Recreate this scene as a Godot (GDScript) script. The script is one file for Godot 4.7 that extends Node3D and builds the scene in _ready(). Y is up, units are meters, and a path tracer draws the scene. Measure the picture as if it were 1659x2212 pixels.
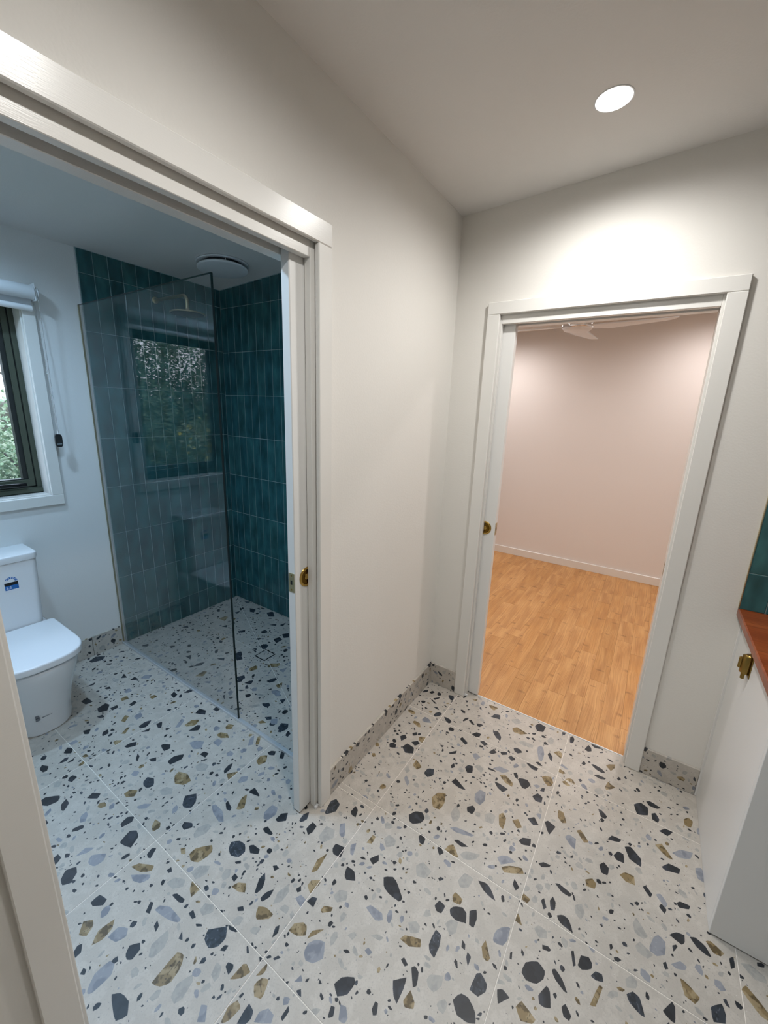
extends Node3D
# A hall with terrazzo tiles, a bathroom through the doorway on the left and a bedroom through the doorway ahead.
# Axes: x = 0 is the hall face of the bathroom wall, z = 0 the hall face of the bedroom wall, y = 0 the tiled floor.

const H0 := 2.5004      # the ceiling is slightly raked: its height at the corner and its slopes
const HX := 0.0496
const HZ := 0.0086
const GX := 0.1976      # grout grid of the 600 mm floor tiles
const GZ := 0.2642
const TS := 0.6
const XW := -1.892      # bathroom face of the window wall
const ZSH := -0.028     # shower end wall behind its tiles
const ZBED := -2.665    # far wall of the bedroom

const CHIPS := [
	[0,331,823,345,795,371,782,392,797,388,824,362,846,345,843],[2,373,698,386,662,416,648,429,691,424,729,396,734],[3,521,573,530,542,556,541,566,581,556,611,531,606],
	[0,515,650,533,630,548,642,544,670,523,669],[0,730,438,746,410,768,418,770,447,747,453],[0,1102,221,1127,194,1153,204,1154,244,1117,265],
	[0,1166,227,1180,213,1194,237,1190,258,1170,254],[0,1146,173,1160,162,1200,173,1186,187,1157,189],[0,977,335,987,332,1012,351,1006,368,991,368],
	[0,802,526,811,514,843,523,829,570,817,556],[2,838,439,857,439,876,480,862,490,842,474],[2,637,607,649,588,666,604,670,656,652,649],[2,690,599,708,578,731,605,715,620],
	[0,739,553,761,531,784,556,766,569],[2,916,490,929,477,964,513,949,524],[0,1023,456,1036,429,1070,426,1062,442],[0,1193,296,1214,270,1240,269,1222,301],
	[2,1279,177,1296,156,1311,166,1302,203,1282,205],[3,492,774,510,758,584,746,578,757,519,777],[0,526,810,538,800,582,801,560,816],
	[2,513,861,517,840,531,826,566,859,544,865],[0,735,665,745,644,773,631,777,660,748,673],[3,882,544,894,524,920,528,923,574,900,563],
	[0,1082,449,1101,436,1136,464,1138,498,1100,490],[0,1049,511,1061,485,1080,484,1085,520,1060,523],[0,1202,452,1224,423,1260,422,1256,444,1213,459],
	[3,1236,369,1263,335,1303,322,1294,354,1258,374],[2,1181,371,1202,351,1239,397,1221,400],[0,1008,579,1021,560,1039,572,1037,603,1018,605],
	[3,686,775,698,757,717,747,748,751,705,791],[2,710,798,734,776,772,759,784,774,724,810],[0,819,706,834,691,858,687,856,696,831,713],
	[2,1074,574,1092,553,1118,550,1123,582,1094,587],[2,972,665,993,646,1007,657,1004,678,979,685],[4,450,974,466,949,505,960,498,992,469,1003],
	[4,596,932,607,895,640,893,635,932,611,946],[0,374,1074,401,1054,426,1064,462,1091,457,1106,415,1106,388,1095],[0,656,890,680,882,701,890,725,914,713,916,681,908],
	[0,761,831,761,810,783,828,775,844],[0,885,740,899,734,941,744,934,756,907,755],[2,600,986,604,970,632,976,632,996,608,1001],
	[0,562,1046,569,1024,592,1028,590,1054,574,1057],[0,609,1028,615,1014,642,998,659,1006,666,1032,637,1044,617,1040],[0,665,994,683,977,693,1001,693,1029,678,1030],
	[0,856,824,863,811,876,835,869,846],[0,881,807,887,788,899,802,901,829,890,833],[4,955,772,974,754,986,778,978,805,961,796],
	[0,910,838,928,825,946,829,963,860,944,857,922,853],[2,795,858,801,837,824,842,819,860],[0,1146,571,1154,560,1175,580,1169,596],
	[0,1246,561,1256,549,1284,546,1280,560,1252,573],[3,1307,384,1325,371,1338,400,1332,427,1312,423],[3,1185,573,1199,561,1219,584,1212,602],
	[0,1194,609,1202,595,1216,606,1210,624],[2,797,932,801,906,822,934],[3,754,1018,758,990,774,970,792,962,794,997,786,1020,761,1027],
	[2,512,1189,520,1173,567,1153,575,1171,546,1189],[1,594,1150,595,1103,615,1107,623,1136,622,1170,606,1165],[0,676,1079,688,1085,692,1098,680,1097],
	[2,732,1061,737,1038,763,1073,758,1085,744,1083],[4,856,918,867,901,893,903,897,922,875,934],[4,1122,718,1131,691,1165,729,1153,745,1130,742],
	[3,1170,757,1180,722,1193,706,1212,714,1210,754,1190,771,1173,769],[0,1223,684,1243,662,1264,657,1264,678,1255,692],
	[0,1278,652,1293,644,1319,654,1332,676,1320,679,1294,671],[4,1132,780,1144,760,1181,774,1166,795,1142,794],[2,1320,636,1333,627,1366,642,1356,657,1339,660],
	[0,852,1050,856,1020,886,997,909,1007,910,1028,896,1050,868,1060],[0,926,993,934,984,956,997,974,1020,964,1021,939,1009],
	[0,989,936,993,905,1014,896,1024,906,1024,922,1001,940],[0,966,912,973,906,984,940,978,947],[1,1025,940,1036,920,1053,917,1058,934,1039,942],
	[1,738,1174,742,1129,752,1121,775,1134,778,1152,763,1175],[0,576,1228,583,1219,599,1225,608,1255,601,1263],[0,546,1283,575,1255,580,1280,580,1318,564,1309],
	[4,626,1225,632,1208,662,1191,668,1213,655,1238,635,1236],[2,592,1301,598,1272,620,1287,624,1300,602,1311],
	[0,707,1221,722,1195,742,1192,769,1209,777,1229,755,1240,728,1242],[2,859,1133,869,1112,911,1127,905,1141,878,1153],
	[0,906,1073,921,1038,932,1046,941,1080,924,1089,912,1089],[0,804,1128,818,1119,839,1125,826,1142,815,1156],[0,966,1060,974,1047,992,1064,989,1077,974,1076],
	[2,1032,1009,1049,948,1058,948,1046,1004],[1,1117,924,1132,907,1149,911,1163,948,1153,950,1125,939],[4,1112,889,1127,868,1142,874,1139,895,1117,907],
	[2,1248,792,1260,793,1294,811,1282,835,1258,830],[0,1205,904,1227,867,1234,875,1233,914,1221,914],[1,1319,817,1346,790,1353,812,1350,835,1323,849],
	[0,1350,777,1358,770,1365,788,1357,788],[3,1226,769,1250,744,1266,748,1261,761,1240,772],[0,1378,647,1389,635,1389,666,1379,677],
	[2,1398,718,1411,699,1454,738,1450,759,1436,758,1418,742],[4,1405,642,1429,629,1462,641,1464,658,1434,666],[4,470,719,475,674,504,694,507,728,491,743],
	[4,588,641,604,618,627,620,629,660,602,667],[0,406,876,413,861,433,870,436,895,421,895],[4,567,844,581,821,629,802,621,830,585,853],
	[4,301,963,310,936,341,940,348,962,325,983],[0,485,873,493,860,514,876,504,893],[0,810,1024,815,1018,819,1038,813,1039],[0,541,1230,546,1220,565,1229,558,1237],
	[0,599,1212,604,1207,610,1217,606,1221],[0,702,1112,701,1098,714,1103,714,1129],[0,800,875,804,868,811,880],[4,512,1138,532,1120,548,1125,553,1143,532,1158],
	[4,613,1072,623,1050,646,1045,651,1075,638,1091],[0,1064,824,1070,818,1074,827,1068,838],[0,1205,780,1213,771,1219,787,1211,794],[0,1230,712,1240,702,1244,706,1233,728],
	[0,-940,1654,-945,1633,-907,1596,-883,1610,-893,1642,-920,1656],[0,-856,1608,-868,1587,-837,1588,-816,1613,-827,1618],
	[1,-459,1326,-485,1298,-457,1265,-424,1289,-416,1314,-441,1330],[0,-577,1510,-584,1481,-565,1464,-550,1480,-559,1514],
	[0,-507,1542,-519,1503,-500,1487,-470,1495,-452,1531,-496,1545],[2,-469,1446,-486,1423,-455,1419,-439,1430,-445,1454],
	[0,-375,1379,-383,1364,-354,1348,-338,1358,-354,1381],[3,-356,1260,-349,1248,-300,1250,-259,1274,-274,1285,-326,1275],
	[0,-319,1221,-320,1209,-282,1220,-276,1232,-295,1235],[2,-262,1212,-286,1165,-280,1144,-240,1190,-252,1208],[0,-284,1131,-279,1104,-235,1116,-231,1122,-277,1133],
	[3,-158,1156,-156,1116,-129,1111,-113,1136,-121,1171,-141,1174],[0,-98,1149,-97,1119,-78,1102,-60,1129,-83,1151],[0,-110,1204,-102,1187,-64,1194,-65,1202,-90,1209],
	[4,-309,1371,-319,1345,-300,1313,-282,1313,-274,1341,-292,1377],[2,-255,1421,-255,1396,-217,1354,-195,1369,-198,1400,-204,1419,-234,1430],
	[1,-155,1326,-167,1305,-145,1285,-118,1282,-96,1299,-100,1324,-129,1337],[0,-101,1277,-90,1264,-58,1262,-50,1276,-77,1291],
	[3,-526,1640,-539,1625,-503,1592,-484,1610,-489,1634,-511,1643],[0,-536,1720,-556,1697,-539,1672,-516,1679,-497,1705,-511,1723],
	[0,-635,1716,-642,1692,-618,1690,-607,1710,-616,1721],[2,-384,1563,-372,1541,-321,1515,-311,1528,-340,1553],
	[3,-357,1576,-322,1550,-302,1537,-293,1549,-305,1571,-331,1581],[3,-582,1660,-586,1625,-559,1606,-562,1631],[0,-380,1509,-387,1488,-373,1479,-356,1509,-366,1513],
	[4,-193,1453,-190,1423,-158,1401,-146,1425,-160,1456],[4,-231,1519,-225,1493,-189,1477,-175,1493,-198,1517],[2,-150,1484,-166,1465,-121,1461,-124,1495],
	[0,-182,1528,-172,1516,-136,1511,-131,1520,-145,1527],[0,-378,1692,-379,1665,-345,1657,-337,1672,-361,1692],[0,-205,1603,-221,1579,-210,1575,-190,1598],
	[3,-187,1583,-185,1567,-154,1550,-95,1549,-95,1560,-131,1574],[4,-97,1399,-103,1376,-88,1365,-71,1385,-79,1403],[0,-64,1381,-65,1366,-46,1368,-45,1385],
	[2,-40,1399,-31,1377,-8,1364,12,1384,-8,1395],[0,39,1365,18,1328,20,1304,37,1318,50,1344,47,1362],[0,68,1365,71,1342,85,1322,91,1345,80,1369],
	[4,115,1353,103,1320,114,1282,133,1295,133,1332],[2,97,1408,81,1385,105,1372,138,1372,136,1388,106,1411],[4,-68,1500,-70,1479,-41,1465,-27,1479,-46,1504],
	[0,27,1426,40,1413,52,1420,37,1431],[0,182,1415,170,1390,177,1380,188,1396],[2,-312,1750,-340,1727,-320,1708,-300,1717,-290,1737],
	[2,-252,1739,-275,1711,-266,1668,-246,1684,-241,1715],[3,-233,1702,-235,1672,-206,1656,-190,1669,-201,1694],[4,-84,1656,-106,1635,-101,1588,-80,1597,-69,1616,-72,1649],
	[0,-147,1690,-158,1674,-139,1653,-123,1660,-118,1686,-130,1695],[0,-53,1581,-62,1564,-40,1576],[1,13,1536,2,1515,43,1477,64,1496,63,1524,43,1542],
	[0,42,1472,80,1463,79,1470,55,1478],[2,211,1373,212,1350,234,1331,249,1332,264,1351,241,1368],[2,273,1355,273,1330,301,1307,291,1328],
	[3,291,1387,284,1361,301,1339,324,1330,346,1362,328,1388,305,1395],[0,-272,1783,-286,1763,-279,1753,-259,1764,-259,1782],[0,-206,1787,-214,1775,-202,1772,-194,1780],
	[3,-151,1790,-173,1762,-168,1724,-149,1720,-132,1736,-133,1772,-138,1790],[2,-20,1680,-23,1648,-25,1601,-3,1594,12,1609,23,1647,7,1671],
	[4,52,1665,42,1640,58,1605,73,1612,82,1647,73,1668],[4,103,1574,92,1548,111,1546,126,1564,124,1578],[0,122,1539,120,1529,137,1523,144,1530,144,1546],
	[2,156,1549,160,1506,168,1500,192,1506,180,1530],[2,212,1502,217,1464,226,1476,224,1491],[2,223,1518,229,1496,248,1486,260,1513,261,1526,242,1533],
	[0,-87,1755,-70,1740,-34,1735,-9,1750,-23,1773,-53,1767],[0,410,1386,419,1363,449,1342,459,1352,455,1381,434,1401],
	[2,208,1614,200,1587,210,1564,230,1570,224,1601,214,1615],[0,246,1594,242,1550,262,1553,270,1566,266,1581],[3,281,1566,278,1545,294,1526,315,1527,321,1542],
	[0,334,1519,335,1492,344,1499,343,1521],[3,156,1652,136,1626,151,1618,174,1640],[0,438,1445,432,1425,442,1421,450,1437,442,1446],
	[3,466,1434,452,1408,468,1403,485,1418,483,1431],[0,529,1366,528,1348,537,1347,546,1368,538,1374],[2,153,1210,142,1166,157,1129,162,1157,166,1192],
	[2,171,1247,171,1227,198,1209,203,1220,196,1259],[0,146,1277,154,1261,165,1272,158,1282],[0,203,1283,208,1262,225,1256,232,1283],[3,164,1298,173,1280,195,1281,201,1308],
	[0,162,1103,161,1083,197,1075,207,1111,178,1117],[3,229,1081,210,1054,223,1036,240,1078],[0,256,1148,246,1120,277,1119,298,1141,270,1156],
	[0,297,1053,317,1022,329,1040,319,1062],[1,43,1014,31,960,43,941,71,951,77,984,54,1016],[1,-17,1098,-22,1070,-10,1049,4,1077,-7,1099],
	[0,28,1106,31,1072,55,1076,58,1102,51,1120],[4,89,1102,86,1052,123,1045,139,1072,118,1108],[0,128,948,129,919,148,928,159,958,139,958],
	[2,254,1013,257,975,270,974,273,1004],[3,146,1045,126,1014,139,1000,169,1040,164,1052],[2,257,1274,259,1259,286,1246,288,1258,266,1278],
	[3,376,1183,384,1169,429,1166,441,1180,421,1194],[4,265,1219,270,1195,296,1182,309,1205,287,1227],[4,142,1350,149,1331,168,1328,172,1347],
	[2,-300,1428,-289,1416,-267,1429,-280,1438],[0,-97,1342,-83,1327,-75,1333,-88,1344],[4,44,1460,49,1438,67,1432,72,1451,60,1464],
	[0,-804,1537,-812,1512,-781,1495,-767,1513],[2,-701,1440,-702,1417,-671,1399,-655,1421,-677,1442],[3,-600,1438,-586,1413,-564,1398,-561,1421,-582,1438],
	[4,-596,1346,-588,1320,-559,1310,-540,1326,-567,1352],[0,-88,1526,-85,1512,-60,1519,-65,1528],[0,-146,1607,-152,1593,-134,1598,-127,1612],
	[0,-44,1529,-28,1519,-22,1522,-36,1532],[0,76,1526,77,1510,88,1504,90,1519],[0,135,1474,137,1470,154,1480,148,1484],[0,223,1447,230,1434,240,1433,229,1448],
	[0,187,1469,190,1463,203,1467,196,1475],[0,-270,1497,-267,1482,-251,1489,-256,1498],[0,25,1273,35,1264,50,1266,42,1281],[4,371,1276,384,1257,395,1260,390,1277],
	[4,431,1235,448,1220,468,1216,463,1230],[3,438,1275,443,1263,460,1266,454,1279],[3,312,1448,318,1426,331,1434],[0,330,1458,339,1448,351,1459,343,1461],
	[0,369,1402,381,1406,373,1412],[0,390,1420,406,1426,403,1432,392,1428],[0,585,223,595,214,615,212,628,224,611,244,593,238],[0,582,284,592,277,612,286,610,294,595,305],
	[3,687,170,683,144,693,128,704,132,720,173,720,223,704,219],[0,734,160,740,145,757,164,759,196,746,182],[2,756,131,776,107,792,116,793,151,775,141],
	[0,660,275,670,271,716,274,714,290,698,296,679,288],[0,696,245,708,235,730,249,716,254],[2,740,312,753,296,776,288,791,313,787,339,773,345,755,332],
	[0,654,391,659,379,690,368,709,387,695,420,682,423],[0,627,368,638,357,649,372,652,392,640,386],[0,751,391,755,372,766,366,767,386],
	[2,832,264,844,247,861,244,877,267,860,269],[2,822,285,833,270,858,283,852,292,837,293],[0,810,13,806,-21,815,-37,826,-22,825,4,818,17],
	[0,880,19,892,-22,904,-12,910,13,896,26],[0,900,-36,916,-42,950,-39,943,-28,919,-21],[0,920,100,930,93,966,100,983,115,966,124,942,118],
	[0,938,159,954,146,987,147,984,156,965,166],[2,980,66,991,49,1016,33,1015,60,1002,87],[2,989,196,998,160,1010,168,1028,175,1015,193,995,213],
	[0,980,17,994,15,1007,25,992,28],[0,882,228,890,219,898,224,893,239],[3,895,252,904,237,918,244,926,267,911,265],[3,794,194,805,181,836,195,827,202],
	[2,797,237,797,214,828,226,818,239],[0,700,94,707,85,724,99,705,109],[0,641,100,648,95,665,110,647,110],[0,617,115,625,106,636,109,631,123],
	[3,720,378,733,366,746,367,738,389],[0,1030,119,1036,102,1046,110,1038,125],[0,880,123,888,100,898,111,893,127],[4,712,72,723,35,739,46,742,78,727,86],
	[4,594,168,611,146,663,145,661,166,619,177],[0,897,64,904,58,912,59,908,66],[0,943,-3,957,-18,960,-11,949,-1],[0,95,89,95,67,110,69,119,83,109,96],
	[0,94,134,119,105,124,112,107,142],[0,89,152,95,148,131,164,120,169],[0,48,199,49,191,68,179,72,193,65,209],[1,155,63,158,52,187,49,195,85,180,88],
	[1,157,255,157,235,171,214,191,218,186,239,169,258],[2,24,307,25,295,51,290,68,299,65,315,36,314],[3,120,323,125,293,151,296,174,314,138,330],
	[2,88,366,92,350,123,351,141,372,129,380],[0,211,234,218,229,242,230,259,243,250,262,230,254],[0,263,293,269,279,291,280,292,298,272,306],
	[0,260,128,268,121,287,125,292,139,280,143],[0,303,195,308,172,323,158,322,174,309,202],[0,329,177,339,165,367,189,359,195],[0,372,173,393,163,406,165,396,187,384,189],
	[1,419,81,428,49,455,37,466,70],[2,380,0,382,-9,420,-13,429,-6,416,23,394,15],[3,335,16,337,-14,353,-12,354,24],[0,229,24,242,-16,247,2,238,29],[0,252,39,270,32,267,54],
	[2,278,5,309,-8,303,13],[0,88,229,94,223,108,230,96,237],[0,169,150,176,146,193,154,184,156],[0,233,163,247,161,242,178],[0,288,97,305,93,296,107],
	[0,635,4,650,-29,685,-21,682,24,653,35],[2,541,94,558,71,617,86,589,112,554,116],[0,463,177,485,161,511,189,514,217,491,208],[0,380,257,396,232,419,230,418,256,393,269],
	[0,432,281,446,266,472,276,460,295],[0,588,231,598,210,626,223,613,242],[0,491,320,505,286,525,300,508,322],[3,430,378,443,362,469,372,456,404],
	[0,538,286,565,267,572,280,550,298],[0,579,293,590,278,609,281,601,305],[0,764,-35,781,-42,779,-20,768,-17],[4,514,36,546,7,571,23,547,57],
	[4,592,170,611,147,662,150,649,173],[0,-1341,1279,-1350,1236,-1322,1228,-1283,1255,-1301,1289],[0,-1468,1306,-1478,1275,-1418,1270,-1422,1301],
	[0,-1289,1238,-1284,1206,-1261,1212,-1262,1240],[2,-1323,1172,-1320,1140,-1286,1145,-1297,1176],[0,-1238,1167,-1245,1134,-1220,1135,-1214,1164],
	[0,-1133,993,-1143,970,-1107,970,-1093,998],[2,-1209,1073,-1207,1047,-1181,1044,-1180,1072],[0,-890,997,-904,965,-864,951,-840,972],
	[2,-1144,1250,-1171,1218,-1148,1210,-1121,1242],[3,-1128,1195,-1128,1160,-1091,1169,-1090,1199],[0,-1036,1214,-1041,1184,-1027,1157,-1000,1195,-1016,1218],
	[0,-989,1228,-978,1187,-962,1205],[0,-980,1156,-972,1130,-934,1156,-946,1165],[3,-879,1116,-912,1060,-890,1057,-866,1098],
	[2,-858,1076,-861,1037,-830,1011,-814,1045,-840,1077],[0,-806,1087,-806,1039,-786,1030,-770,1057],[3,-722,1003,-724,988,-695,980,-689,995,-701,1012],
	[2,-678,963,-683,942,-655,930,-643,954,-660,971],[2,-669,1020,-668,999,-631,985,-604,997,-635,1022],[3,-733,1127,-721,1104,-681,1082,-655,1115,-682,1138],
	[3,-641,1061,-643,1033,-613,1026,-598,1059],[0,-827,1216,-823,1202,-795,1186,-774,1201,-782,1225],[0,-960,1319,-959,1294,-943,1271,-922,1285,-941,1316],
	[0,-629,1138,-628,1117,-601,1111,-592,1135],[0,-712,1245,-716,1215,-689,1181,-672,1203,-686,1250],[0,-1144,1500,-1168,1476,-1140,1463,-1115,1480],
	[0,-1094,1538,-1108,1509,-1099,1495,-1083,1510],[0,-1129,1595,-1145,1581,-1116,1567,-1092,1580,-1096,1593],[0,-1069,1514,-1075,1482,-1058,1493],
	[0,-836,1327,-868,1303,-844,1306,-823,1325],[0,-793,1290,-777,1265,-756,1277,-771,1290],[4,-586,1188,-581,1162,-541,1149,-527,1178,-556,1198],
	[2,-613,1270,-620,1248,-577,1232,-532,1243,-539,1273,-576,1291],[1,-694,1364,-703,1342,-672,1330,-641,1349,-649,1370,-675,1373],
	[0,-460,1130,-469,1098,-462,1080,-444,1106,-444,1137],[3,-364,1129,-371,1104,-350,1083,-334,1102,-352,1129],[2,-436,1132,-404,1094,-402,1147],
	[2,-384,1010,-391,978,-367,958,-344,989,-357,1018],[3,-488,974,-515,940,-515,914,-474,956],[2,-464,949,-494,910,-489,895,-451,939],
	[0,-380,946,-372,929,-353,919,-341,939,-363,952],[0,-309,937,-333,903,-310,903,-292,929],[1,-1837,1124,-1860,1076,-1818,1037,-1788,1067,-1811,1118],
	[0,-1507,1085,-1537,1055,-1485,1062],[0,-1447,1064,-1456,1032,-1412,1031,-1433,1054],[0,-1582,1239,-1586,1188,-1566,1206],[3,-1415,1018,-1424,985,-1388,963,-1370,996],
	[0,-1091,942,-1091,900,-1061,889,-1069,926],[0,-1490,1182,-1480,1160,-1453,1162,-1468,1181],[0,-1276,1307,-1269,1284,-1241,1286,-1254,1304],
	[0,-1225,1390,-1209,1362,-1181,1382,-1196,1395],[2,-1055,1290,-1074,1254,-1067,1244,-1039,1279],[3,-1191,1464,-1189,1433,-1168,1432,-1166,1457],
	[2,-1056,1458,-1058,1442,-1031,1440,-1041,1456],[2,-1016,1489,-1022,1467,-1004,1467,-1003,1486],[0,-841,925,-844,899,-811,898,-811,922],
	[1,-459,813,-468,778,-437,760,-414,789,-424,820],[3,-519,806,-531,789,-509,768,-481,796,-502,814],[1,-659,746,-641,713,-614,723,-624,748],
	[2,-978,577,-968,532,-945,535,-952,575],[2,-909,488,-910,463,-863,428,-846,455,-881,488],[0,-1113,379,-1120,340,-1087,330,-1068,375],
	[0,-1391,334,-1378,301,-1351,314,-1364,338],[0,-1114,257,-1100,215,-1059,225,-1060,279],[0,-1113,175,-1086,138,-1047,175,-1078,198],
	[0,-1257,250,-1240,210,-1217,220,-1235,251],[0,-886,686,-876,651,-857,642,-856,674],[0,-798,748,-782,726,-764,734,-773,754],[3,-690,649,-691,618,-651,610,-644,646],
	[0,-794,595,-782,552,-752,564,-768,595],[1,-1803,235,-1804,207,-1756,240,-1772,252],[1,-1451,28,-1427,-11,-1366,23,-1390,61],[1,-1562,92,-1564,52,-1531,88],
	[1,-1407,739,-1397,705,-1356,737],[1,-1272,769,-1280,737,-1256,699,-1242,735],[1,-1445,490,-1446,458,-1418,486],[1,-1550,368,-1536,329,-1510,355],
	[1,-1769,551,-1761,510,-1722,526],[2,-1668,311,-1658,257,-1632,253,-1602,306],[1,-1228,633,-1197,597,-1174,620],[2,-1174,818,-1179,762,-1157,750,-1137,790],
	[1,-893,828,-891,816,-856,841],[3,-1088,822,-1062,788,-1044,806],[1,-1183,532,-1170,488,-1133,508,-1108,558,-1146,560],[1,-969,678,-947,638,-919,653,-924,691],
	[1,-1136,426,-1116,402,-1079,440],[1,-1127,372,-1107,329,-1081,331,-1061,372,-1081,387],[1,-1449,30,-1420,-12,-1357,35,-1382,54],[1,-1266,243,-1254,202,-1232,234],
	[1,-1402,337,-1370,297,-1354,317,-1376,349],[1,-1140,551,-1120,523,-1090,539,-1106,570],[2,-907,490,-868,424,-846,444,-887,499],[1,-792,593,-772,534,-754,543,-760,574],
	[1,-940,696,-926,659,-910,685,-923,705],[2,-721,588,-709,548,-682,580,-693,598],[1,-871,672,-868,637,-848,660,-851,678],[2,-970,583,-951,534,-930,554,-948,590],
	[1,-668,739,-628,715,-610,746],[1,-571,799,-546,777,-530,791,-548,807],[2,-574,846,-563,822,-534,822,-554,844],[1,-516,816,-514,770,-490,786,-486,811,-504,824],
	[1,-440,828,-457,774,-436,759,-417,780,-424,824],[1,-607,662,-586,633,-572,674],[3,-705,637,-678,612,-625,633,-647,654],[0,-796,748,-785,730,-762,742,-775,761],
	[1,-1615,59,-1568,42,-1539,70,-1565,99],[1,-1754,9,-1702,-20,-1706,15],[1,-1654,176,-1638,136,-1621,180],[1,-1106,262,-1071,221,-1056,269],[3,-816,476,-794,430,-774,480],
	[1,-1095,186,-1081,136,-1043,177,-1067,203],[1,-1226,96,-1213,43,-1192,96],[1,-1290,144,-1256,102,-1238,122],[1,-870,748,-825,715,-843,743],
	[1,-855,702,-860,684,-826,701,-838,715],[4,-710,797,-673,752,-659,760,-680,793],[4,-670,816,-655,792,-639,811],[0,128,540,138,508,178,511,192,544,158,562],
	[0,85,487,100,464,118,479,105,511],[0,150,487,173,462,190,473,176,498],[0,126,434,141,415,151,432,136,447],[2,224,604,224,566,264,588,252,613],
	[1,288,610,290,580,316,564,328,594,311,620],[3,226,685,229,667,258,692,257,711],[4,203,645,206,616,230,638,221,658],[0,410,578,419,551,448,564,480,580,449,587],
	[2,577,416,599,400,639,422,643,443,612,441],[0,570,464,592,461,632,468,616,495,591,486],[0,430,470,438,448,458,443,470,480,449,492],[4,463,439,479,418,507,428,503,456],
	[3,539,399,562,369,610,367,585,398],[0,518,407,550,404,557,411,526,417],[0,509,459,520,451,525,466],[0,353,595,367,585,361,601],[0,276,418,295,412,291,427],
	[0,371,498,379,479,390,498,380,512],[0,341,326,348,306,385,326,380,344],[0,332,437,359,403,362,422,340,442],[0,364,460,368,447,381,462],[4,193,537,226,527,216,548],
]

var M := {}
var used := {}
var base_of := {}
var chip_images := []
var base_image: Image
var tile_textures := {}

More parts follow.
